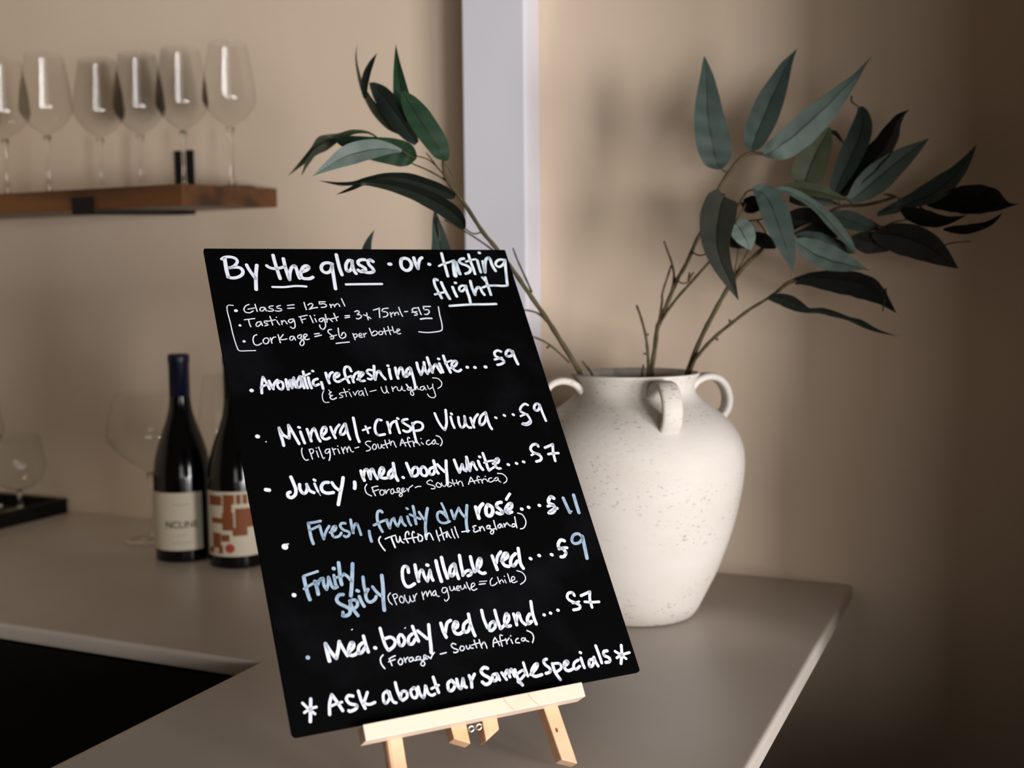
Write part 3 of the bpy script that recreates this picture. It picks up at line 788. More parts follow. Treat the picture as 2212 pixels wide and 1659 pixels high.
    ('fresh', 'thin', """2.5:44.9,172.2 50.1,172.3 55.8,172.9
2.8:45.0,172.2 45.0,164.3 45.1,158.1 45.8,153.4
2.3:44.9,165.7 49.8,167.3 54.3,168.9
2.5:54.4,168.4 54.6,161.8 55.5,156.6
2.4:55.7,157.6 58.9,163.4 62.3,167.5
2.4:61.9,161.7 66.5,163.2 68.0,166.4 65.8,166.4 63.3,162.2 64.3,157.4 68.8,157.5 71.5,160.2
2.4:76.7,168.4 73.6,168.8 71.8,166.4 73.9,162.7 77.9,160.5 78.0,157.7 75.1,156.1 73.3,157.2
2.6:82.0,171.1 81.7,164.9 81.8,159.0
2.4:81.8,160.7 84.7,166.3 86.8,166.8 87.7,161.5 88.1,156.5
2.7:96.0,159.0 95.7,154.2 96.0,149.5
2.7:111.4,175.0 110.2,176.5 107.8,175.9 106.1,172.2 105.5,166.8 106.1,162.0 107.6,157.1
2.4:101.3,163.8 106.1,165.5 110.3,166.8 114.3,167.6
2.7:113.7,167.6 114.1,163.5 114.9,159.6
2.4:115.1,160.2 117.8,166.2 120.6,168.3
2.6:120.6,168.3 121.0,163.5 122.4,160.5
2.4:122.4,160.5 125.1,164.6 127.4,168.7
2.6:127.3,168.5 127.6,163.5 129.4,160.3
2.5:133.3,168.5 133.5,163.6 134.6,160.1
2.4:134.3,176.3 135.2,175.6
2.8:140.7,177.5 140.5,171.7 139.7,164.9 139.6,160.8
2.4:136.1,170.1 139.6,167.8 144.4,165.0
2.5:144.9,171.5 146.5,167.0 148.6,162.9
2.9:153.6,174.2 151.3,168.9 148.5,161.2 147.0,155.7 146.2,149.9
2.5:168.8,166.9 166.6,169.2 163.6,169.7 161.2,167.4 160.7,163.0 162.5,159.7 166.3,158.6 171.2,159.7
2.3:167.9,177.5 169.0,172.2 169.8,166.1 169.9,161.6
1.4:163.8,169.1 166.8,167.0 168.8,163.7 169.6,161.0
2.7:175.3,169.8 175.6,165.0 176.1,161.6
2.4:176.4,161.9 179.3,166.6 182.7,171.0
2.8:182.9,171.3 184.5,165.6 187.1,161.6
3.0:191.5,173.0 189.1,165.9 186.4,156.4 185.4,148.4
3.5:289.5,170.2 290.5,162.5 291.7,155.1
1.7:291.6,154.7 294.1,156.3
3.7:301.3,172.0 301.1,163.1 301.1,154.1
3.1:296.7,129.6 293.6,133.5 288.2,132.7 284.9,128.1 286.4,124.7 291.6,124.9 296.0,128.0
3.9:296.8,130.4 296.1,122.6 294.6,109.3"""),
    ('rose', 'white', """3.8:199.4,170.5 199.5,164.7 199.6,159.6
3.6:200.3,164.7 203.4,169.9 207.2,172.9
3.8:211.8,171.5 208.9,167.9 208.1,162.3 211.1,160.6 214.5,163.9 215.1,168.7 212.0,171.5
3.5:225.6,172.6 221.9,172.1 220.0,169.2 222.7,165.5 224.3,162.7 221.4,161.4 218.4,162.9
3.3:227.4,164.2 233.8,166.0 235.4,170.1 232.0,169.7 227.8,165.0 229.2,161.4 233.4,162.1
2.9:236.5,179.9 233.9,177.4 231.4,174.7
3.4:243.7,163.9 244.3,163.6
3.4:251.1,164.9 251.7,164.6
3.4:262.5,165.6 263.1,165.3
3.8:279.7,171.0 277.1,172.8 273.6,169.4 273.6,166.5 277.1,164.4
3.1:271.2,163.7 275.1,164.3 277.8,163.7
3.6:277.1,163.5 277.9,160.5 274.1,157.1 270.2,157.1
3.1:280.1,160.7 275.5,159.9 271.4,158.2"""),
    ('tuffon', 'white', """1.6:104.8,152.8 102.9,150.7 102.6,148.0 103.9,143.8 105.9,139.8
1.4:108.4,150.2 112.8,151.5 118.4,152.5
1.7:114.1,151.5 114.6,147.4 115.5,141.6
1.6:118.5,151.0 118.4,147.3 119.6,145.6 121.2,148.1 122.0,150.8
1.5:122.1,150.4 122.4,146.4 124.3,144.7
1.6:130.6,151.9 130.7,154.5 128.5,153.9 127.0,151.0 127.0,147.8 128.2,144.4
1.5:135.8,153.0 135.1,154.2 133.6,151.8 133.3,148.3 133.8,143.9
1.4:125.1,147.9 129.7,148.1 137.6,148.5
1.6:139.2,150.1 137.9,147.3 138.6,144.4 141.4,145.3 142.2,148.3 140.4,150.4 139.0,150.3
1.3:138.9,151.5 138.9,149.2
2.1:145.4,149.8 145.4,145.8
1.6:145.7,146.4 147.8,150.3 149.9,150.6 150.8,147.8 151.5,144.3
1.5:156.4,152.6 156.4,148.3 157.0,142.7
1.5:160.6,154.9 161.1,149.3 161.5,143.1
1.3:158.2,147.4 161.4,148.9 165.2,150.0
1.7:166.2,150.2 165.0,147.7 164.6,145.4
1.4:166.4,149.9 167.1,146.3 168.3,144.2
1.4:170.9,152.2 171.0,147.4 171.8,143.4
1.4:174.4,154.1 174.6,149.0 175.3,143.7
1.5:179.9,148.5 187.3,148.8
1.5:194.8,152.8 191.5,152.2 192.6,150.0 191.0,148.2 192.7,146.9 196.3,148.0
1.5:197.6,151.1 197.6,147.4
1.5:197.9,149.0 200.2,151.6 201.3,150.2 201.8,147.3
1.5:208.2,151.5 205.5,151.4 204.4,149.1 206.7,148.8 208.4,151.3
1.5:206.8,148.5 209.9,147.2 210.1,144.9 207.9,143.1 206.8,145.0 209.9,147.2 212.2,147.8
1.5:213.2,155.7 213.1,150.9 213.6,146.9
1.5:218.6,151.8 216.1,150.6 215.8,148.3 218.1,148.7 219.4,151.7 220.1,148.3
1.5:222.1,151.6 222.3,148.5
1.5:222.8,149.8 225.4,152.2 226.2,150.7 227.8,148.8
1.5:233.5,150.3 230.7,150.2 229.2,147.9 231.8,147.8 233.4,149.9
1.5:234.7,157.0 234.2,151.8 233.8,146.3
1.4:238.7,160.3 242.8,158.4 244.5,153.2 243.7,149.1 240.6,145.5 237.0,144.8"""),
    ('chillable', 'white', """3.6:21.3,111.5 21.8,111.3
5.5:21.6,153.7 21.9,153.5
1.2:22.4,155.7 25.1,155.7
3.0:122.1,117.9 122.2,122.6 119.1,123.4 116.8,119.3 115.7,111.9 117.0,106.5 120.1,105.3 125.0,107.2
3.1:129.4,123.7 128.9,116.3 129.1,108.9
2.9:129.3,110.8 131.9,116.6 134.8,118.2 135.3,112.7 136.9,107.9
3.0:136.9,108.1 139.9,113.5 141.6,117.4
3.0:141.6,117.4 141.4,111.9 142.1,108.1
3.2:140.0,122.3 140.9,121.9
3.4:149.1,124.9 148.9,116.2 149.4,106.2
3.4:154.9,127.3 154.8,117.8 155.6,108.4
3.2:164.9,120.2 160.6,117.0 158.7,111.1 160.9,109.9 164.7,114.9 165.0,120.2
3.1:165.5,119.5 165.2,112.5 165.6,106.5
3.3:171.9,127.1 171.0,118.0 170.7,109.5
2.9:170.1,108.8 174.2,112.1 178.1,112.3 178.1,108.9 174.8,107.8
3.3:181.8,124.7 181.5,118.2 182.0,110.7
3.1:182.7,111.0 188.9,115.7 190.9,120.6 189.5,121.9 186.3,117.6 185.5,111.6 188.4,108.3 191.5,108.3
3.3:202.3,122.9 202.9,116.3 203.6,109.9
3.0:204.6,116.1 207.3,121.7 211.6,125.7
3.4:210.0,117.0 216.5,120.1 217.1,123.4 214.3,123.2 210.5,117.7 211.7,112.9 215.4,111.3
3.4:225.1,122.2 220.3,118.8 217.9,113.6 220.4,111.3 224.8,115.1
3.4:229.3,126.8 228.2,119.5 227.4,112.4 228.7,107.8
3.3:238.1,116.0 238.8,115.5
3.3:247.4,117.8 248.1,117.4
3.3:259.9,117.0 260.7,116.6
3.5:277.1,128.4 273.9,129.6 270.3,126.5 269.7,122.5 273.7,121.3
3.0:269.3,121.3 273.9,121.8 277.7,121.5
3.3:273.8,120.1 275.1,116.9 271.9,113.7 268.8,113.7"""),
    ('fruity_spicy', 'thin', """2.3:32.5,126.4 38.1,127.6 44.6,128.9
3.2:32.3,125.7 32.4,117.8 32.9,110.6 33.6,105.9
2.3:30.7,115.5 36.2,118.0 41.7,119.9 47.9,122.2
3.2:40.7,120.7 41.3,114.7 41.3,109.5
2.4:42.4,117.1 45.2,121.7 47.9,122.5
2.8:48.0,122.0 47.5,116.5 49.0,112.6
2.7:49.2,112.9 51.5,117.9 52.6,122.7
2.7:53.0,122.0 53.7,115.6 55.3,112.8 58.3,113.5
3.4:58.3,129.7 58.8,129.5
2.7:57.5,123.7 57.3,117.8 57.5,114.1
3.3:63.6,134.0 63.0,127.0 62.3,119.7 62.4,115.1
2.3:58.1,121.6 64.0,122.2 66.3,123.9
2.7:66.2,123.9 68.9,120.9 71.2,116.6
3.4:75.3,131.6 73.0,122.3 70.5,112.7 68.0,104.4
3.1:61.8,106.3 58.2,106.3 55.5,102.9 56.8,99.5 61.2,96.3 64.7,93.2 63.9,89.7 60.8,88.2 57.8,88.7
2.8:58.5,91.5 58.2,88.9
2.9:66.2,100.1 67.1,94.1 68.8,90.0 70.4,86.8
2.8:65.7,96.3 67.3,100.3 71.5,99.9 72.0,96.0 69.6,93.7
3.0:74.9,102.8 75.8,98.1 77.2,94.0
3.0:74.0,108.1 75.2,107.4
2.9:83.8,107.9 80.8,104.0 80.7,98.9 83.3,96.7 87.5,98.4 89.2,100.8
2.9:81.7,119.0 80.9,111.9 81.1,105.3
2.8:88.0,109.5 90.4,104.6 93.8,100.5
3.4:98.1,118.2 96.7,107.1 94.5,96.1 93.5,88.3
3.5:22.8,59.1 23.1,59.0"""),
    ('pour', 'white', """1.0:102.1,102.2 99.3,99.4 99.4,94.9 101.3,92.0
1.0:103.6,100.0 104.2,95.4 105.1,91.3
1.0:103.3,100.0 106.7,100.6 107.5,98.3 104.9,96.6
1.0:110.8,98.3 108.6,96.1 109.1,92.8 111.5,92.5 112.5,95.4 110.9,98.0
1.0:113.7,98.6 114.0,94.0 115.8,91.1 117.6,94.2 118.0,97.1
1.0:118.0,96.1 118.8,92.0 120.5,92.4
1.0:121.3,97.5 121.7,92.3
1.0:121.8,94.3 123.4,97.2 124.9,98.4
1.1:129.6,99.1 129.6,92.5
1.1:129.8,95.5 133.2,99.3 133.5,94.6
1.1:133.6,95.0 137.0,99.4 137.4,94.8
1.1:141.7,98.8 139.2,97.2 138.9,94.7 140.9,95.1 142.0,98.1
1.1:142.0,97.9 142.0,94.1 144.1,93.2
1.1:151.9,100.0 149.1,100.0 147.6,96.9 149.8,95.6 152.4,98.2
1.1:152.7,99.5 152.6,94.4 152.2,90.6 149.0,88.2 148.0,89.7
1.1:155.5,100.6 155.7,96.9 158.3,97.4 159.2,100.1
1.1:159.3,99.9 159.7,96.8
1.1:160.9,97.4 164.2,98.5 163.8,99.9 161.9,99.4 161.1,96.6 163.7,95.9
1.1:165.6,100.0 165.7,96.7 168.3,97.4 169.4,100.3
1.2:169.4,100.0 170.2,97.1
1.2:171.9,102.2 172.1,98.5 173.2,95.1
1.2:174.1,96.6 178.5,98.4 178.5,100.6 176.1,99.9 174.8,96.2 176.5,94.2 179.9,95.2
0.9:183.8,101.2 190.8,100.9
1.3:183.0,98.8 188.8,98.7
1.2:196.6,102.8 194.0,100.2 193.7,96.4 197.2,96.4 200.1,98.2
1.2:201.9,102.9 202.0,99.1 202.6,96.9
1.2:202.6,98.3 205.1,100.1 206.2,97.4
1.2:207.9,99.7 208.5,96.7
1.3:208.5,103.0 208.6,102.8
1.2:212.2,104.7 212.3,100.9 212.4,96.9
1.2:213.2,97.6 217.4,99.0 217.6,101.2 215.4,101.1 214.0,97.5 215.8,95.9 219.2,96.8
1.2:221.8,106.4 226.5,104.0 228.3,99.5 226.4,95.9 221.7,93.6"""),
    ('med_body', 'white', """3.3:39.1,67.8 39.1,61.2 39.5,53.7
3.1:39.2,67.6 41.7,61.4 45.2,55.0
3.1:45.3,54.9 48.6,62.2 50.5,67.9
2.7:50.6,67.5 52.4,61.6 54.7,55.5
2.9:56.2,58.2 61.0,61.5 61.6,64.9 59.6,65.2 56.9,60.9 56.5,56.3 59.8,55.1 63.6,56.7
2.9:69.2,63.9 65.7,61.4 64.1,56.3 67.1,56.4 70.7,60.0
2.9:71.2,69.3 71.6,62.4 72.4,55.8
3.1:78.5,58.3 79.1,58.0
2.8:86.5,73.6 86.8,67.0 87.6,59.2 89.3,54.5
2.8:88.1,64.2 93.5,65.0 96.6,61.6 94.9,57.4 89.7,54.4
2.8:102.2,65.8 99.8,63.1 99.8,57.4 102.7,57.0 105.0,61.0 103.6,65.3
2.8:112.6,64.9 108.9,62.3 107.7,57.5 110.7,56.6 114.2,60.2
2.9:114.3,71.1 115.3,64.6 116.5,58.0
2.9:117.9,66.6 121.5,62.3 124.3,59.0
3.1:128.6,70.3 127.3,62.1 126.2,53.1 125.0,46.9
0.9:62.5,75.9 63.4,76.3
1.0:107.2,70.4 108.1,70.9
3.1:139.5,70.0 139.9,63.5 141.2,57.6
3.0:141.4,61.8 145.0,69.2 148.7,71.1
3.1:149.4,63.4 153.4,65.1 154.1,68.5 152.1,68.9 149.5,65.0 150.1,59.9 153.6,58.6 156.6,59.8
3.1:163.8,68.6 159.5,65.7 158.0,60.1 161.6,59.6 165.1,64.1
3.1:166.1,74.2 165.7,66.2 166.2,59.5 166.9,55.0
3.0:178.9,75.7 178.7,68.0 180.0,60.0
2.9:181.0,59.1 183.9,63.4 187.6,64.3 187.4,60.0 183.7,57.2 181.4,57.3
3.0:190.9,74.0 190.9,66.2 191.6,57.5
2.9:192.0,57.4 200.4,62.9 202.3,67.2 200.5,69.6 197.2,63.8 197.7,58.8 201.5,58.5
3.1:207.3,68.2 207.7,63.0 207.5,58.5
2.9:208.0,61.4 210.8,67.5 212.5,67.8 212.9,61.5 215.7,57.4
3.3:222.3,66.0 219.2,62.8 218.5,58.0 222.0,59.3
3.1:226.8,76.9 225.5,68.0 225.3,61.9 225.9,56.5
3.0:235.5,63.4 236.1,63.2
3.0:242.1,64.1 242.6,63.9
3.0:250.0,65.6 250.6,65.4
2.8:270.5,76.3 269.5,79.2 265.4,79.3 263.0,75.9 264.7,72.5 269.7,69.4 272.8,66.6 271.1,63.9 265.4,63.6
2.1:266.5,69.7 273.4,70.3
2.8:277.0,75.3 282.4,76.6 287.0,77.7
2.9:287.0,77.7 284.7,71.3 284.3,63.4
2.6:278.8,69.3 285.6,68.0 293.0,67.3"""),
    ('forager_red', 'white', """1.5:83.9,51.4 81.2,48.8 80.9,44.5 82.9,40.3
1.3:88.2,47.4 91.0,48.5 93.9,49.2
1.3:88.5,47.7 89.4,41.7
1.3:87.3,45.2 93.1,46.2
1.3:97.6,46.1 95.3,44.0 96.0,41.4 98.1,41.7 99.1,44.6 97.7,46.4
1.3:100.9,46.2 101.4,42.5
1.3:101.4,44.3 104.2,46.3
1.3:108.0,45.6 105.4,45.2 104.7,42.6 107.2,42.7 108.5,44.9
1.3:108.5,44.9 109.0,42.8 111.3,42.7
1.3:113.4,45.4 111.3,44.9 111.3,43.0 113.9,43.1 114.8,44.9
1.3:113.7,43.1 116.5,41.1 117.2,38.6 115.5,37.1 113.7,38.5 115.6,41.0 119.2,42.6
1.3:116.9,42.7 119.7,43.9 119.5,45.7 117.9,45.2 118.0,42.4 120.5,42.4
1.4:121.3,44.2 123.4,41.9
1.4:123.4,42.1 125.1,44.3 127.6,46.5
1.3:132.4,44.4 137.9,44.8
1.3:148.0,50.3 145.6,51.5 143.7,50.0 145.3,47.3 148.5,45.6 148.2,44.1 145.5,43.5 144.3,44.3
1.3:152.2,48.1 150.6,46.1 151.7,44.1 154.2,45.1 154.5,47.3 152.3,48.2
1.3:156.8,47.7 157.2,44.8 159.4,45.5 160.1,47.6
1.3:160.1,47.4 160.7,45.0 162.5,44.8
1.3:165.0,51.3 165.3,47.8 165.7,44.7
1.1:161.5,47.4 169.3,48.4
1.3:169.6,51.0 169.8,47.1 170.3,43.6
1.3:170.3,45.8 173.4,48.4 174.5,45.5 174.7,42.8
1.3:180.7,43.1 182.0,47.6 184.4,50.7
1.3:184.4,50.7 185.7,47.0 186.6,43.2
1.2:181.3,46.2 187.8,46.7
1.3:191.5,51.3 189.5,52.0 188.8,48.2 188.9,42.3
1.2:187.1,46.6 193.2,47.3
1.3:193.7,48.2 193.8,43.5
1.3:194.0,45.7 197.2,48.3
1.3:198.4,46.7 199.0,43.1
1.5:198.9,49.9 199.1,49.8
1.3:205.3,46.7 203.1,45.9 202.1,43.4 205.5,42.7
1.3:210.5,46.3 208.4,45.9 208.1,44.1 210.2,43.8 211.8,46.1
1.3:211.8,46.1 212.0,43.7 214.2,42.4
1.4:215.4,52.1 219.3,49.2 219.8,45.0 217.4,41.0"""),
    ('ask_about', 'white', """2.7:18.9,26.5 17.2,18.4 15.3,9.6
2.2:12.0,24.5 15.7,19.5 20.0,14.7
2.2:12.1,17.1 17.4,19.2 22.0,19.7
2.6:35.9,27.0 32.8,20.3 31.2,12.2
2.6:36.0,26.9 39.3,19.8 42.0,13.3
2.1:33.2,18.2 38.0,19.4 42.7,19.9
2.6:52.4,23.0 48.9,24.0 46.7,21.5 48.8,17.6 53.8,15.4 52.5,12.8 48.0,11.7 46.6,12.5
2.6:57.5,26.1 58.2,18.8 60.0,11.9
2.5:64.5,23.9 61.5,18.9 59.5,16.2
2.4:59.6,15.9 64.1,14.3 68.8,15.1
2.4:80.4,22.2 76.9,19.8 76.2,14.0 78.3,13.1 81.8,17.1 80.6,22.4
2.4:82.3,21.3 82.9,15.7 84.1,12.6 86.0,11.8
2.6:88.9,27.6 89.1,20.8 90.5,14.1
2.5:90.1,14.5 92.7,19.4 96.2,18.9 95.9,14.8 91.7,12.7
2.5:103.1,20.7 100.0,18.9 100.5,14.0 103.2,13.0 105.4,16.7 104.1,20.8 102.5,20.8
2.5:107.0,21.0 107.3,15.2 109.4,11.8 111.8,16.2 113.3,20.8
2.4:113.7,20.1 114.2,14.6 116.8,12.4 119.6,13.0
2.7:121.6,26.6 122.2,20.1 123.1,13.7
2.1:117.8,17.7 124.6,19.5
2.8:135.8,21.3 132.7,19.3 132.2,14.1 135.4,13.6 138.5,17.5 136.6,21.5
2.8:141.1,21.6 141.2,15.5 143.2,13.8 146.7,21.2
2.8:146.7,21.2 146.5,15.4 147.8,13.8
2.8:152.7,22.7 153.3,18.1 152.5,13.0
2.7:153.6,18.4 157.7,23.2"""),
    ('sample', 'white', """3.0:170.5,26.0 167.6,27.2 164.2,24.9 165.4,21.5 169.9,17.7 169.8,14.5 165.5,13.1 162.8,15.6
2.7:176.6,20.3 173.2,19.4 172.8,15.0 176.1,15.7 177.7,20.1
2.7:177.8,19.5 178.6,14.8
2.7:182.0,20.2 183.5,16.9 184.7,14.2
2.8:184.5,18.2 187.6,21.6 188.3,15.7
2.8:188.4,18.3 191.5,21.8 192.6,15.6
2.9:194.5,20.7 195.1,12.6 197.6,7.1
2.4:195.8,17.1 201.5,19.3 202.8,16.1 197.8,12.3
3.1:194.6,10.7 196.5,9.1
2.6:203.9,25.4 204.1,19.1 204.6,13.8
2.8:207.6,14.5 214.4,19.0 216.4,22.5 213.3,21.6 209.4,17.4 209.5,13.4 212.5,12.2 217.8,12.8
2.8:226.1,25.0 223.0,24.0 223.3,20.7 226.3,17.2 226.2,14.0 221.8,13.1
3.0:230.3,20.2 230.5,13.1 233.4,5.8
2.5:232.1,20.1 237.0,19.2 237.3,15.2 232.5,12.9
2.9:240.5,16.1 245.2,18.6 244.2,20.4 241.2,18.6 240.8,13.8 243.5,11.9 247.3,12.6
2.7:255.5,19.4 251.3,17.8 249.1,14.1 251.0,12.0 255.1,13.9
2.9:258.6,20.6 258.7,15.8 259.2,12.0
2.7:259.3,25.6 260.0,25.2
2.9:269.4,18.0 265.7,17.1 264.6,12.3 267.6,12.7 271.2,17.7
2.9:271.2,19.4 271.5,15.3 272.7,11.3
2.9:276.3,28.9 276.9,20.3 277.1,13.4
3.0:286.0,22.8 282.6,22.7 281.5,19.5 285.7,16.4 285.1,13.3 281.1,13.1
3.0:301.4,25.4 299.1,17.5 295.5,9.8
2.6:293.4,21.2 298.4,16.8 302.0,13.1
2.6:293.2,15.3 299.4,17.1 307.2,17.9"""),
]
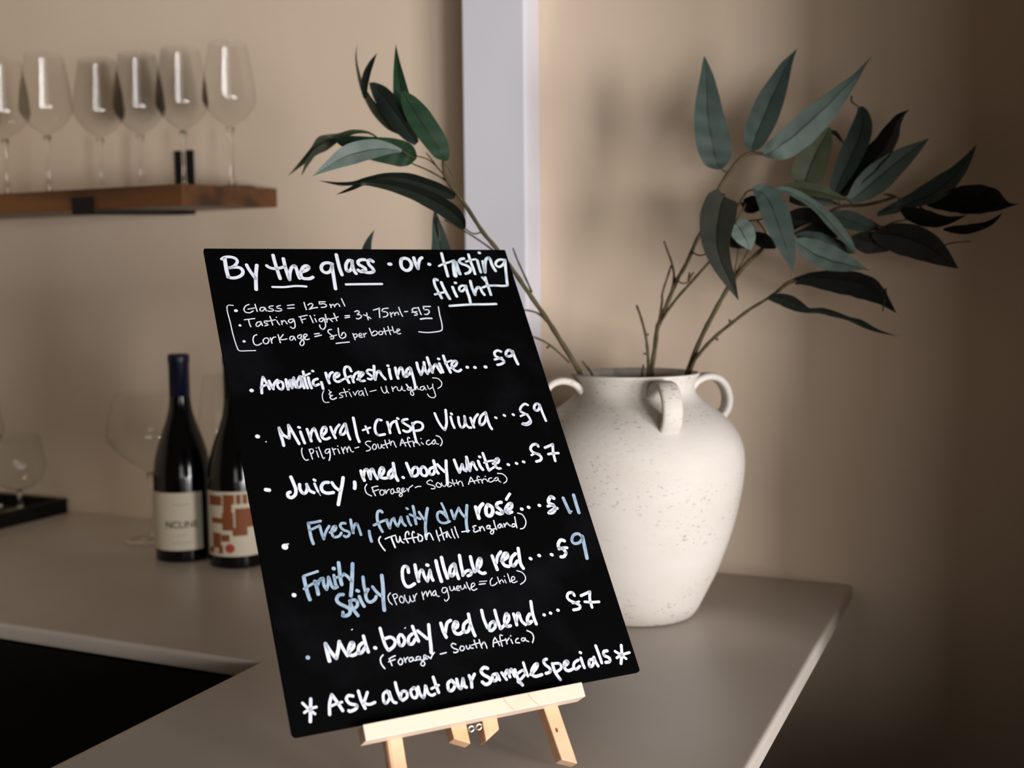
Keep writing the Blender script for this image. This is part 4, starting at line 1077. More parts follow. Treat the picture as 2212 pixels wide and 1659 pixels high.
BRANCHES = [
    ('left', [
        ('green', [[-0.6034,1.173,1.5449,0.0012,0.0012,0.0013],[-0.608,1.1696,1.5516,0.0058,0.0055,0.0046],[-0.613,1.1659,1.5628,0.0083,0.0078,0.0062],[-0.625,1.1603,1.583,0.0091,0.0087,0.0073],[-0.6367,1.1585,1.601,0.0081,0.0077,0.0065],[-0.6464,1.1583,1.6146,0.005,0.0048,0.0041],[-0.6523,1.1585,1.6227,0.0013,0.0013,0.0011]]),
        ('green', [[-0.6592,1.1856,1.5935,0.0041,0.001,0.0012],[-0.6637,1.1836,1.6115,0.0081,0.002,0.0024],[-0.6679,1.1829,1.6264,0.0088,0.0021,0.0019],[-0.6718,1.185,1.6455,0.0063,0.0015,0.0009],[-0.6764,1.1895,1.665,0.0032,0.0008,0.0003],[-0.6808,1.1957,1.685,0.0,0.0,0.0]]),
        ('teal', [[-0.6653,1.2137,1.5714,0.0032,-0.0005,0.0021],[-0.673,1.21,1.5834,0.0091,-0.0015,0.0058],[-0.6821,1.2067,1.5976,0.0123,-0.0021,0.0078],[-0.6951,1.2048,1.6155,0.0121,-0.0021,0.0081],[-0.7082,1.205,1.6311,0.0092,-0.0018,0.0068],[-0.7184,1.2056,1.6411,0.0043,-0.001,0.0037],[-0.7235,1.2057,1.6453,0.0005,-0.0001,0.0004]]),
        ('moss', [[-0.6867,1.2166,1.586,0.001,0.0024,0.0032],[-0.6986,1.2133,1.593,0.0021,0.0038,0.0041],[-0.7133,1.2106,1.6078,0.0032,0.0044,0.0037],[-0.7274,1.2102,1.6262,0.0027,0.0034,0.0021],[-0.7378,1.2122,1.6436,0.0019,0.0022,0.0009],[-0.746,1.2168,1.6631,0.0012,0.0013,0.0003],[-0.7519,1.2227,1.6816,0.0007,0.0007,-0.0],[-0.7541,1.2302,1.6991,0.0,0.0,-0.0]]),
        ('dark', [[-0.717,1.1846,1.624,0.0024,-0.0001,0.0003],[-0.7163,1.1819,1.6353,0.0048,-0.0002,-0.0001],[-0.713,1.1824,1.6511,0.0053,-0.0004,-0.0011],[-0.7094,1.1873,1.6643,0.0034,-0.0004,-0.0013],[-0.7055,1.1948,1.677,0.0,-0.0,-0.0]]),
        ('silver', [[-0.641,1.1349,1.5536,0.0001,0.0005,0.0015],[-0.6481,1.1267,1.5552,0.0,0.0016,0.005],[-0.6581,1.1154,1.5556,-0.0015,0.0024,0.0095],[-0.6707,1.1019,1.5525,-0.0039,0.0021,0.0117],[-0.6847,1.0888,1.5459,-0.0033,-0.0029,0.0099],[-0.6989,1.0772,1.5356,-0.0023,-0.0018,0.0049],[-0.7145,1.066,1.5235,-0.0,-0.0,0.0]]),
        ('green', [[-0.6404,1.1678,1.5495,0.0008,-0.0001,0.002],[-0.646,1.1648,1.5516,0.0034,-0.001,0.0105],[-0.6553,1.16,1.5538,0.004,-0.0015,0.0142],[-0.6686,1.1538,1.557,0.0036,-0.0017,0.0143],[-0.6862,1.1476,1.56,0.0035,-0.0014,0.0127],[-0.7078,1.1429,1.566,0.0028,-0.0009,0.0089],[-0.7231,1.1408,1.5698,0.0015,-0.0006,0.0053],[-0.7323,1.1397,1.5718,0.0001,-0.0001,0.0005]]),
        ('moss', [[-0.6889,1.1702,1.5719,0.0001,0.0012,0.0008],[-0.7021,1.1667,1.5808,-0.0002,0.0016,0.0014],[-0.7194,1.1613,1.5823,-0.002,0.0032,0.0034],[-0.7366,1.1563,1.577,-0.0042,0.0045,0.0051],[-0.7551,1.1522,1.5707,-0.0009,-0.0072,0.0071],[-0.7682,1.1503,1.5611,-0.0012,-0.0045,0.0036],[-0.7852,1.1489,1.548,-0.0006,-0.0023,0.0018],[-0.8039,1.148,1.5342,-0.0,-0.0,0.0]]),
        ('moss', [[-0.7522,1.1525,1.569,-0.0007,-0.0013,0.0019],[-0.7618,1.1454,1.5608,-0.0012,-0.0018,0.002],[-0.7718,1.1426,1.5478,-0.0013,-0.0017,0.0012],[-0.7836,1.1459,1.5326,-0.0,-0.0,0.0]]),
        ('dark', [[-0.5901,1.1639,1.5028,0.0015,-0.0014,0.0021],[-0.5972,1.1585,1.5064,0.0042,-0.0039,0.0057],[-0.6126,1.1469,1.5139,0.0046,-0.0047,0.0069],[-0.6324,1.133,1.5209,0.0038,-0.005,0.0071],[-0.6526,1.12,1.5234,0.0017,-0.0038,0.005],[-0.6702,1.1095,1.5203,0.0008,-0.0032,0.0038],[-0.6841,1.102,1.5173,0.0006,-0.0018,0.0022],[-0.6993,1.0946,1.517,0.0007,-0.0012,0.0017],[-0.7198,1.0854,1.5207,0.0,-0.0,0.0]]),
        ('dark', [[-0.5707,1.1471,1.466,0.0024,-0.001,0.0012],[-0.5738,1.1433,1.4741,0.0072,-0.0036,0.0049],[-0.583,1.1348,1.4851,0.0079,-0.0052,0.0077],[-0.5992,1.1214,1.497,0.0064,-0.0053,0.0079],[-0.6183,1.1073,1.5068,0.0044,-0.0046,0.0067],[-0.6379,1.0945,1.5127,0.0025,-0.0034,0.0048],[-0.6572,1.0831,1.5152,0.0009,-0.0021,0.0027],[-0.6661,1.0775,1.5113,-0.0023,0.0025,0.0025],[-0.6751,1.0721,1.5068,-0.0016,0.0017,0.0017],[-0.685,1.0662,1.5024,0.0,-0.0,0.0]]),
        ('teal', [[-0.6027,1.1586,1.3915,0.0017,0.0012,0.0],[-0.6045,1.1603,1.4124,0.0078,0.0056,0.0004],[-0.6071,1.1627,1.4307,0.0104,0.0075,0.0009],[-0.6124,1.1678,1.4544,0.0073,0.0054,0.001],[-0.6193,1.1737,1.4748,0.0039,0.0029,0.0006],[-0.6254,1.1802,1.4932,0.0,0.0,0.0]]),
        ('teal', [[-0.7059,1.1461,1.4002,0.0015,0.0018,-0.0004],[-0.7035,1.147,1.4188,0.0045,0.0054,-0.0014],[-0.701,1.1519,1.4402,0.0041,0.0049,-0.0015],[-0.7004,1.1588,1.4563,0.0021,0.0026,-0.0012],[-0.6978,1.1674,1.4694,0.0,0.0,-0.0]]),
    ], [
        ('stem', 0.00192, [[-0.4754,1.312,1.2479],[-0.4874,1.2839,1.2984],[-0.5051,1.2634,1.3392],[-0.5154,1.25,1.3631],[-0.528,1.2358,1.3884],[-0.5435,1.2207,1.4181],[-0.56,1.205,1.4468],[-0.572,1.1959,1.4648],[-0.5889,1.1858,1.4958],[-0.6006,1.1769,1.5155],[-0.6053,1.1703,1.5262],[-0.6082,1.1708,1.5445]]),
        ('twig', 0.00097, [[-0.5282,1.2363,1.3943],[-0.5355,1.2347,1.4116],[-0.5445,1.2326,1.4321],[-0.5498,1.2316,1.4462]]),
        ('twig', 0.00086, [[-0.5516,1.2182,1.4299],[-0.569,1.2065,1.4471],[-0.5896,1.1934,1.4636],[-0.6143,1.1837,1.4787]]),
        ('twig', 0.00069, [[-0.572,1.1959,1.4648],[-0.5744,1.178,1.4616],[-0.5752,1.1562,1.4675]]),
        ('twig', 0.00098, [[-0.5153,1.2498,1.3604],[-0.5211,1.2371,1.37],[-0.5301,1.2225,1.3741],[-0.5387,1.2076,1.3735]]),
        ('twig', 0.00099, [[-0.497,1.2753,1.3105],[-0.5144,1.2585,1.3316],[-0.5278,1.2424,1.3416],[-0.5412,1.2258,1.346]]),
        ('twig', 0.00121, [[-0.5144,1.2585,1.3316],[-0.5188,1.2562,1.3284]]),
        ('twig', 0.00063, [[-0.6063,1.1701,1.5283],[-0.624,1.1693,1.5452],[-0.6405,1.1679,1.5511]]),
        ('twig', 0.00079, [[-0.6051,1.1754,1.5214],[-0.6213,1.1638,1.5326],[-0.6406,1.1559,1.5417]]),
        ('twig', 0.00063, [[-0.6063,1.1701,1.5283],[-0.6137,1.1675,1.5367],[-0.6245,1.1747,1.5467],[-0.6454,1.1994,1.5581]]),
        ('twig', 0.00063, [[-0.6006,1.1769,1.5155],[-0.5964,1.179,1.5171],[-0.5992,1.1734,1.5297],[-0.6067,1.1712,1.5418]]),
        ('twig', 0.00058, [[-0.5909,1.1851,1.4979],[-0.5903,1.1746,1.5009],[-0.5901,1.1639,1.5028]]),
        ('twig', 0.00052, [[-0.6451,1.1442,1.5547],[-0.6403,1.1514,1.55],[-0.6404,1.1677,1.5485]]),
        ('twig', 0.00086, [[-0.6899,1.1697,1.5719],[-0.6751,1.1759,1.567],[-0.6455,1.1663,1.5575]]),
        ('twig', 0.00079, [[-0.617,1.1718,1.4809],[-0.6139,1.1706,1.4545],[-0.6175,1.188,1.4232],[-0.6044,1.1908,1.391],[-0.5435,1.2207,1.4181]]),
        ('twig', 0.00081, [[-0.7042,1.1628,1.4512],[-0.7081,1.1574,1.4135],[-0.6851,1.1646,1.381],[-0.6044,1.1908,1.391]]),
    ]),
    ('stub', [
    ], [
        ('twig', 0.00123, [[-0.47,1.3056,1.2713],[-0.4754,1.2945,1.2951],[-0.4812,1.2928,1.304],[-0.4869,1.2909,1.3113]]),
        ('twig', 0.00113, [[-0.4286,1.3351,1.2699],[-0.424,1.3283,1.292],[-0.4223,1.3303,1.3054]]),
    ]),
    ('middle', [
        ('teal', [[-0.3357,1.3584,1.5377,0.0026,0.0017,0.0011],[-0.3383,1.3574,1.5448,0.0122,0.0075,0.004],[-0.342,1.3562,1.5594,0.0171,0.0103,0.004],[-0.3464,1.3558,1.5812,0.0173,0.0103,0.0031],[-0.3502,1.3571,1.6032,0.0152,0.0089,0.0014],[-0.3524,1.3608,1.6254,0.0119,0.0069,0.0004],[-0.3549,1.3658,1.648,0.0072,0.0042,0.0005],[-0.3582,1.3696,1.6651,0.0028,0.0017,0.0004],[-0.3599,1.3716,1.6737,0.0,0.0,0.0]]),
        ('teal', [[-0.3027,1.3752,1.5586,0.0027,0.0005,-0.0006],[-0.3015,1.3766,1.5662,0.0106,0.002,-0.003],[-0.2974,1.3802,1.581,0.014,0.0025,-0.0052],[-0.2911,1.3858,1.5991,0.0154,0.0027,-0.0061],[-0.2846,1.3933,1.6196,0.0143,0.0025,-0.006],[-0.2774,1.4029,1.6405,0.0107,0.0018,-0.0047],[-0.2705,1.4143,1.6623,0.006,0.0009,-0.003],[-0.2645,1.4226,1.6751,0.0019,0.0002,-0.0012],[-0.2602,1.4283,1.6833,0.0,0.0,-0.0]]),
        ('silver', [[-0.2943,1.3898,1.5558,0.0011,-0.0012,-0.002],[-0.2865,1.3919,1.5577,0.0056,-0.0045,-0.0083],[-0.2715,1.3963,1.5644,0.0036,0.0105,-0.0142],[-0.2547,1.4017,1.5764,0.0061,0.0129,-0.0147],[-0.2381,1.4077,1.5923,0.0069,0.0134,-0.0139],[-0.2208,1.4154,1.6099,0.006,0.011,-0.0109],[-0.2052,1.4236,1.6282,0.0041,0.0073,-0.0068],[-0.1918,1.4318,1.645,0.0021,0.0035,-0.003],[-0.1832,1.4377,1.6587,0.0008,0.0013,-0.0011],[-0.1746,1.4435,1.6702,0.0,0.0,-0.0]]),
        ('brown', [[-0.3221,1.3284,1.5048,-0.0102,0.0027,0.0079],[-0.3251,1.3249,1.501,-0.0169,0.0018,0.0059],[-0.3275,1.3176,1.4863,-0.0212,0.0014,0.0032],[-0.3285,1.3088,1.4643,-0.0196,0.0009,0.0005],[-0.3265,1.3034,1.4441,-0.0152,0.0005,-0.0027],[-0.3194,1.3016,1.4234,-0.0105,0.0004,-0.004],[-0.3099,1.3025,1.4032,-0.0059,0.0003,-0.0027],[-0.3006,1.3043,1.3826,-0.0,0.0,-0.0]]),
        ('silver', [[-0.3162,1.3502,1.4753,-0.0025,-0.0024,-0.0028],[-0.311,1.3468,1.4701,-0.008,-0.007,-0.0069],[-0.3046,1.3428,1.4612,-0.0098,-0.0081,-0.0066],[-0.2996,1.3424,1.4519,-0.008,-0.0064,-0.004],[-0.2962,1.3449,1.4412,-0.0008,-0.0006,-0.0003]]),
    ], [
        ('stem', 0.00183, [[-0.4224,1.3586,1.2564],[-0.4208,1.3572,1.2921],[-0.4164,1.3565,1.3219],[-0.4111,1.3506,1.3495],[-0.4073,1.3533,1.3601],[-0.4015,1.3516,1.3731],[-0.391,1.3533,1.3988],[-0.3844,1.3462,1.4088],[-0.3739,1.3472,1.4269],[-0.3631,1.3489,1.452],[-0.355,1.3543,1.4701],[-0.3467,1.3543,1.4889],[-0.339,1.3543,1.5099],[-0.3276,1.3616,1.5327],[-0.314,1.3694,1.5505],[-0.3042,1.3743,1.5559],[-0.2922,1.3852,1.5557]]),
        ('stem', 0.00135, [[-0.418,1.3388,1.2585],[-0.4164,1.3319,1.2942],[-0.4175,1.3334,1.3154],[-0.4192,1.3296,1.3402],[-0.4233,1.3243,1.3621],[-0.4288,1.3233,1.3777]]),
        ('twig', 0.00124, [[-0.4101,1.3512,1.3512],[-0.4038,1.3458,1.38],[-0.4036,1.347,1.3917],[-0.3981,1.3515,1.4128],[-0.3948,1.3541,1.4251]]),
        ('twig', 0.00123, [[-0.3939,1.3513,1.3916],[-0.3899,1.3494,1.41],[-0.391,1.3449,1.426],[-0.3959,1.3441,1.4405],[-0.4008,1.3432,1.4539]]),
        ('twig', 0.00135, [[-0.4091,1.3518,1.3528],[-0.4028,1.3501,1.3636],[-0.3886,1.3529,1.3837],[-0.3706,1.3519,1.4031],[-0.3469,1.354,1.4293],[-0.3318,1.3513,1.4442],[-0.3188,1.3475,1.459],[-0.3152,1.3505,1.4742],[-0.3105,1.3536,1.4839],[-0.3065,1.3621,1.4961]]),
        ('twig', 0.00072, [[-0.3668,1.3461,1.44],[-0.3555,1.3398,1.4358],[-0.3441,1.3342,1.4387],[-0.3367,1.3268,1.4416]]),
        ('twig', 0.00072, [[-0.3843,1.3459,1.4055],[-0.3768,1.3436,1.4032],[-0.37,1.3414,1.4053],[-0.3682,1.3431,1.4152]]),
        ('twig', 0.00099, [[-0.37,1.3414,1.4053],[-0.3676,1.343,1.4108],[-0.3642,1.345,1.4163]]),
        ('twig', 0.00099, [[-0.37,1.3415,1.4064],[-0.3696,1.3422,1.4119],[-0.3687,1.343,1.4163]]),
        ('twig', 0.00088, [[-0.3276,1.3616,1.5327],[-0.3322,1.3598,1.5355],[-0.3357,1.3585,1.5382]]),
        ('twig', 0.00082, [[-0.3389,1.354,1.5066],[-0.3317,1.3407,1.5065],[-0.3231,1.328,1.5053]]),
        ('twig', 0.00123, [[-0.4192,1.3296,1.3402],[-0.4162,1.3312,1.343]]),
        ('twig', 0.00101, [[-0.418,1.3313,1.3183],[-0.4221,1.3296,1.3195]]),
        ('twig', 0.00083, [[-0.3574,1.3527,1.4646],[-0.3568,1.3545,1.4811],[-0.3571,1.3555,1.4921]]),
    ]),
    ('right', [
        ('moss', [[-0.2525,1.4268,1.5173,0.0078,0.0007,-0.0025],[-0.2477,1.4267,1.5309,0.0177,0.0015,-0.0058],[-0.2421,1.4281,1.5473,0.0179,0.0013,-0.0068],[-0.235,1.4334,1.565,0.0142,0.0008,-0.0066],[-0.2282,1.441,1.5797,0.0083,0.0004,-0.0042],[-0.2242,1.4464,1.5895,0.0016,0.0001,-0.0008]]),
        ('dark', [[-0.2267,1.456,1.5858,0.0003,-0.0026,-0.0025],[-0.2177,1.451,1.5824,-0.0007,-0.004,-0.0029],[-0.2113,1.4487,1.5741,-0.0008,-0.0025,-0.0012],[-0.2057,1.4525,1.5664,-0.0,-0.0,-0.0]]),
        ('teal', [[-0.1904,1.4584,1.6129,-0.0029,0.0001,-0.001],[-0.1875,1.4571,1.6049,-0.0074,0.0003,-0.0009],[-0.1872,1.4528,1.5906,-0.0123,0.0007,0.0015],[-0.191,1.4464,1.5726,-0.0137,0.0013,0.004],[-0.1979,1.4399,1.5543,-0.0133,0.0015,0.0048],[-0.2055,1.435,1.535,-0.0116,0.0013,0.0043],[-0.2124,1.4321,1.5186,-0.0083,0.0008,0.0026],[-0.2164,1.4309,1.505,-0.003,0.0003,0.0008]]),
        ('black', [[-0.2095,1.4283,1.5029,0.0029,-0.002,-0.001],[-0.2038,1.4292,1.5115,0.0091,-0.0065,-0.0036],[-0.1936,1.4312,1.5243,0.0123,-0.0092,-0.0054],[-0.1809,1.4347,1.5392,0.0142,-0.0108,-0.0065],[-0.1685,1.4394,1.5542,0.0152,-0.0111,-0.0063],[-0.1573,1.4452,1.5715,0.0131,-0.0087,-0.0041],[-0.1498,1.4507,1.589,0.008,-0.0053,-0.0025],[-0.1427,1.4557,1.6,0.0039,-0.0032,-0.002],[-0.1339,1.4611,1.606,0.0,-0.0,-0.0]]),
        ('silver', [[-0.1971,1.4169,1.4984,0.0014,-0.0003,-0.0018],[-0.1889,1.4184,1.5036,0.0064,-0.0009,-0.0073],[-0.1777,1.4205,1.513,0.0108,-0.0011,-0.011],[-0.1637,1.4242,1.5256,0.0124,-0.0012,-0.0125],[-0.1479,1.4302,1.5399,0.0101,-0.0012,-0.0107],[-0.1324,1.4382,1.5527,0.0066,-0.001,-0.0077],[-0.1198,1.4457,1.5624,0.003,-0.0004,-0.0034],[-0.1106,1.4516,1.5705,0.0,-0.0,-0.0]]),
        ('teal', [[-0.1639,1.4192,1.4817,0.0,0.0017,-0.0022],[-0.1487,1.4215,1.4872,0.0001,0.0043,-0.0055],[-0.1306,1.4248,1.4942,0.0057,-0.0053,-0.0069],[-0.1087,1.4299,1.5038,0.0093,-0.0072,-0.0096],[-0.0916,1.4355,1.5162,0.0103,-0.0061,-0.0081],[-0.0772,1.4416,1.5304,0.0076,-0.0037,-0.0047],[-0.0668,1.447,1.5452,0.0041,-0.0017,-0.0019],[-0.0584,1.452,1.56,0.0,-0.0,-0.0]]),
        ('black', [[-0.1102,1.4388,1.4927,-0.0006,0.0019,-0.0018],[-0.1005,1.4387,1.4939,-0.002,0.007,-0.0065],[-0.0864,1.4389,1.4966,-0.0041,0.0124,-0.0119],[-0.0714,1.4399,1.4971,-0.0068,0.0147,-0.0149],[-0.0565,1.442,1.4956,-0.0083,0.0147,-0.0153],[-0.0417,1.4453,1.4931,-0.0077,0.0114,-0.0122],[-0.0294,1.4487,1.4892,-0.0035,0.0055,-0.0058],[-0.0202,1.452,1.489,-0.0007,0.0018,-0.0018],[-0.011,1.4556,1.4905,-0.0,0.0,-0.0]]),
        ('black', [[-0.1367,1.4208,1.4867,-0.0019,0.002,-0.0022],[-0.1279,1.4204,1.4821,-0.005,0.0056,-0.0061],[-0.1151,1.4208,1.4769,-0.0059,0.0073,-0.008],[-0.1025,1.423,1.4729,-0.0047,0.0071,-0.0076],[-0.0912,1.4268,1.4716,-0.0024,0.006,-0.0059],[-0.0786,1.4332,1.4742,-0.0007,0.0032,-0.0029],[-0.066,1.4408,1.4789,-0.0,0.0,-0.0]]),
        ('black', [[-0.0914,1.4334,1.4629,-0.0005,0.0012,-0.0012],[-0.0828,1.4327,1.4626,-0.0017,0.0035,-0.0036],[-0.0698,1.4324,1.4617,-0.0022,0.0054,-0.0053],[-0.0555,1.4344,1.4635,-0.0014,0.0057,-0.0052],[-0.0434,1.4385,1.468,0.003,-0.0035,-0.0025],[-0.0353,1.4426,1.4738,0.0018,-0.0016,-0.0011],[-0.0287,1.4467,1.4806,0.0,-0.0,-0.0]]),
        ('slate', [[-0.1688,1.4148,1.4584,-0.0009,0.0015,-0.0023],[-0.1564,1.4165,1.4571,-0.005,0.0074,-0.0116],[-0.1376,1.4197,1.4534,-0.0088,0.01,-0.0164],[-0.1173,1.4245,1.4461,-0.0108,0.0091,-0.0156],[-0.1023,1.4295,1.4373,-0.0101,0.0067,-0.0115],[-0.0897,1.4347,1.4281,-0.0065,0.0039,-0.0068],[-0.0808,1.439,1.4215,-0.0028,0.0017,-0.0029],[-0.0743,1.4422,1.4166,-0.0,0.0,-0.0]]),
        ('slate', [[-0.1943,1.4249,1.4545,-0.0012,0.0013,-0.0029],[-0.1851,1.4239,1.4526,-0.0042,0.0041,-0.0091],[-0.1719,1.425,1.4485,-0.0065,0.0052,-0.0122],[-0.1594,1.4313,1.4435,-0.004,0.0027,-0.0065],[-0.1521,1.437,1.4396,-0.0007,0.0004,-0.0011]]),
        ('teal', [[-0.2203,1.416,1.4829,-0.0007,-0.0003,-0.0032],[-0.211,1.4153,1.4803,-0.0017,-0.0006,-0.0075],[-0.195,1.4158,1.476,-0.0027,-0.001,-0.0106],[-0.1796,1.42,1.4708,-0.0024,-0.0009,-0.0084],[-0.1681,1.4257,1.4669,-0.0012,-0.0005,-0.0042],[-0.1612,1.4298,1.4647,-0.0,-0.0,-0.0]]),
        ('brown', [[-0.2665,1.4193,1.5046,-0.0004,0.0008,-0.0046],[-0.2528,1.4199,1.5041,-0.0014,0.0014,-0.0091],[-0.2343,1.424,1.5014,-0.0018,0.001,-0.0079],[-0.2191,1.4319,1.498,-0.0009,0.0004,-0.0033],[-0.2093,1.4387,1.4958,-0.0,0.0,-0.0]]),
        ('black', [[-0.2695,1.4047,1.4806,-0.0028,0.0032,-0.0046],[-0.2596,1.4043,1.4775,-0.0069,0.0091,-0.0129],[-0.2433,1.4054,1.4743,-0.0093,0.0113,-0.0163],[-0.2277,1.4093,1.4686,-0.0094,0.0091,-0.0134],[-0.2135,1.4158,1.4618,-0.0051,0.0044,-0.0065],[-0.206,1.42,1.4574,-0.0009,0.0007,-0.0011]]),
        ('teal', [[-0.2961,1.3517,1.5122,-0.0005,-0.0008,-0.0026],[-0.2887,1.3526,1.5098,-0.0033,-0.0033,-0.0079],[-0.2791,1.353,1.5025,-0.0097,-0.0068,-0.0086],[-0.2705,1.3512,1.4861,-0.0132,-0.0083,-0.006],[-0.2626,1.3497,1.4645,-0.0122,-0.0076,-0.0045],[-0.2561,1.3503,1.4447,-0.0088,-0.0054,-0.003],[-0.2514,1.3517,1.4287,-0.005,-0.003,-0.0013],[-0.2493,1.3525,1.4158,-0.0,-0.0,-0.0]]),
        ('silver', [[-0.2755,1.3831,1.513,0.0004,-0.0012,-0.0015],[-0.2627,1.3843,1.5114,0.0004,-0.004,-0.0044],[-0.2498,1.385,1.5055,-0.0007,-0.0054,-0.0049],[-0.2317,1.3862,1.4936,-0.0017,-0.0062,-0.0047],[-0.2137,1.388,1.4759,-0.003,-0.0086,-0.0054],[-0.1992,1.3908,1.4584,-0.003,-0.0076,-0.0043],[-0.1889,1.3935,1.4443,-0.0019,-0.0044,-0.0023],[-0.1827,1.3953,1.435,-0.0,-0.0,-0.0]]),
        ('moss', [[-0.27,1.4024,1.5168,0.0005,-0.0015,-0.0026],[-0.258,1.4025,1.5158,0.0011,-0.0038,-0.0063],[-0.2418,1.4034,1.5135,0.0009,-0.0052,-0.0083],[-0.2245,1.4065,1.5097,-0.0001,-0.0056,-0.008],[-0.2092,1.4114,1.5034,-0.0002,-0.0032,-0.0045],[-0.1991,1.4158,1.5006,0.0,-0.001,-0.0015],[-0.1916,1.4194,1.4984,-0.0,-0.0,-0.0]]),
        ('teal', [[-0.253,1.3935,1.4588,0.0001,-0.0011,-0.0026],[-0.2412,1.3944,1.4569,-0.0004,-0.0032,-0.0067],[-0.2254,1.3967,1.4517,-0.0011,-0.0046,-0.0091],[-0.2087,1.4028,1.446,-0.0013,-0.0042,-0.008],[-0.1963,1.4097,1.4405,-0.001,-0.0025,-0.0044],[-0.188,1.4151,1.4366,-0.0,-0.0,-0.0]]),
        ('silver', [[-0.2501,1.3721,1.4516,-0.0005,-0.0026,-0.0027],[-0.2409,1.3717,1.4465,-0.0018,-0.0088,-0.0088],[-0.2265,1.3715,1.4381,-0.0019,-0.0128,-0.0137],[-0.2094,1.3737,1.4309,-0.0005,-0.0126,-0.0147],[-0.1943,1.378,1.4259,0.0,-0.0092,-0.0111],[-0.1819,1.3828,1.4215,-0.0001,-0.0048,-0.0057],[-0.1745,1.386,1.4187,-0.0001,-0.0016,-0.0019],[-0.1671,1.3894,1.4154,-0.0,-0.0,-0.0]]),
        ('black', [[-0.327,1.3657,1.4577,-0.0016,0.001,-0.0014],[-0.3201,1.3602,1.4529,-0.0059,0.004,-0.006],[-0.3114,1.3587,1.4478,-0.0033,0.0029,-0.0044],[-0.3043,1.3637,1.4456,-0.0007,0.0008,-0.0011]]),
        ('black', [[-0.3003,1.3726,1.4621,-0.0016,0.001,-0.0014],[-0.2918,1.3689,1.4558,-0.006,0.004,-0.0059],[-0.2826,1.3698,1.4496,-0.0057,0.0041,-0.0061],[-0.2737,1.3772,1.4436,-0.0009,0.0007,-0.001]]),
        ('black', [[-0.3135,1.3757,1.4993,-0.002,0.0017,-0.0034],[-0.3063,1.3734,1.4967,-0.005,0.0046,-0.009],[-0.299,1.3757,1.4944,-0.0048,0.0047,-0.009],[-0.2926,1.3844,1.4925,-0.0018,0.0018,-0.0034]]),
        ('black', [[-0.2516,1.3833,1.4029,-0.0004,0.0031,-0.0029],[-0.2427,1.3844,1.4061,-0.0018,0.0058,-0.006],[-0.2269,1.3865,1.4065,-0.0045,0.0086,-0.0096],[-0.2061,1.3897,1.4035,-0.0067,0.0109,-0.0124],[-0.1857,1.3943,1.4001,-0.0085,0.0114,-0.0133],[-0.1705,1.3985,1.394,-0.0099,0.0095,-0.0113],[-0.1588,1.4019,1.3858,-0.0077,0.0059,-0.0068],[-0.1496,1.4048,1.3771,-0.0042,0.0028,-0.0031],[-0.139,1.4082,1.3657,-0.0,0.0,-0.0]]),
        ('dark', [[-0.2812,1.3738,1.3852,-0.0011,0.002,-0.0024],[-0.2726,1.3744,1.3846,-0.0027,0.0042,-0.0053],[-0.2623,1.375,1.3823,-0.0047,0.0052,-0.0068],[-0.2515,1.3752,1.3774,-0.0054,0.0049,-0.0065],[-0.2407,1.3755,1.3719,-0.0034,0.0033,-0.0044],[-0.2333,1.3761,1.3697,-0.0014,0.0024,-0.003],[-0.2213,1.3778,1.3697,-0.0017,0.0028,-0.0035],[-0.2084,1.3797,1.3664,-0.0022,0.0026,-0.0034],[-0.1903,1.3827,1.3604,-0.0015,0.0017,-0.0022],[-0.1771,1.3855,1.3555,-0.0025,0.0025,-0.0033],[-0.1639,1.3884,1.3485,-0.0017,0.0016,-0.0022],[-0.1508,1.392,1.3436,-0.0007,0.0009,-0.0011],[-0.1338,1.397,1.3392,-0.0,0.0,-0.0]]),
    ], [
        ('stem', 0.00182, [[-0.3857,1.3641,1.2571],[-0.3757,1.3614,1.2968],[-0.361,1.3663,1.3363],[-0.3457,1.3707,1.3682],[-0.3305,1.3748,1.3965],[-0.3205,1.3751,1.4108],[-0.3102,1.3811,1.4251],[-0.2948,1.3839,1.4398],[-0.2874,1.3824,1.4468],[-0.269,1.3916,1.4565],[-0.25,1.4067,1.468],[-0.2251,1.4192,1.481],[-0.2077,1.4281,1.4929],[-0.1843,1.4332,1.4935],[-0.163,1.432,1.497],[-0.1446,1.4298,1.502]]),
        ('stem', 0.00148, [[-0.3837,1.3655,1.2627],[-0.3699,1.3592,1.3039],[-0.3593,1.36,1.3203],[-0.3437,1.3632,1.3377],[-0.3231,1.3686,1.3555],[-0.3031,1.3736,1.3714],[-0.2817,1.379,1.3851],[-0.2615,1.3841,1.4008],[-0.2497,1.3843,1.4051]]),
        ('twig', 0.00154, [[-0.2717,1.3809,1.3922],[-0.261,1.3812,1.4019],[-0.2483,1.3853,1.4084],[-0.2359,1.3913,1.4126]]),
        ('twig', 0.00101, [[-0.3256,1.3779,1.407],[-0.3158,1.3785,1.4246],[-0.3086,1.3833,1.4401],[-0.3026,1.3812,1.4476]]),
        ('twig', 0.00078, [[-0.3226,1.3744,1.4131],[-0.32,1.3773,1.4313],[-0.3166,1.3691,1.4449],[-0.3135,1.3605,1.4555]]),
        ('twig', 0.00077, [[-0.3126,1.3629,1.4757],[-0.3026,1.3674,1.4761],[-0.288,1.3631,1.4776],[-0.2821,1.3606,1.4816]]),
        ('twig', 0.00071, [[-0.2924,1.3609,1.4755],[-0.2862,1.3629,1.4673],[-0.2847,1.374,1.4606]]),
        ('twig', 0.00088, [[-0.317,1.3625,1.4921],[-0.3111,1.3605,1.5016],[-0.3042,1.3589,1.5098],[-0.2951,1.3521,1.5116]]),
        ('twig', 0.00082, [[-0.3171,1.3627,1.4954],[-0.3123,1.3706,1.4979],[-0.3084,1.3778,1.4971]]),
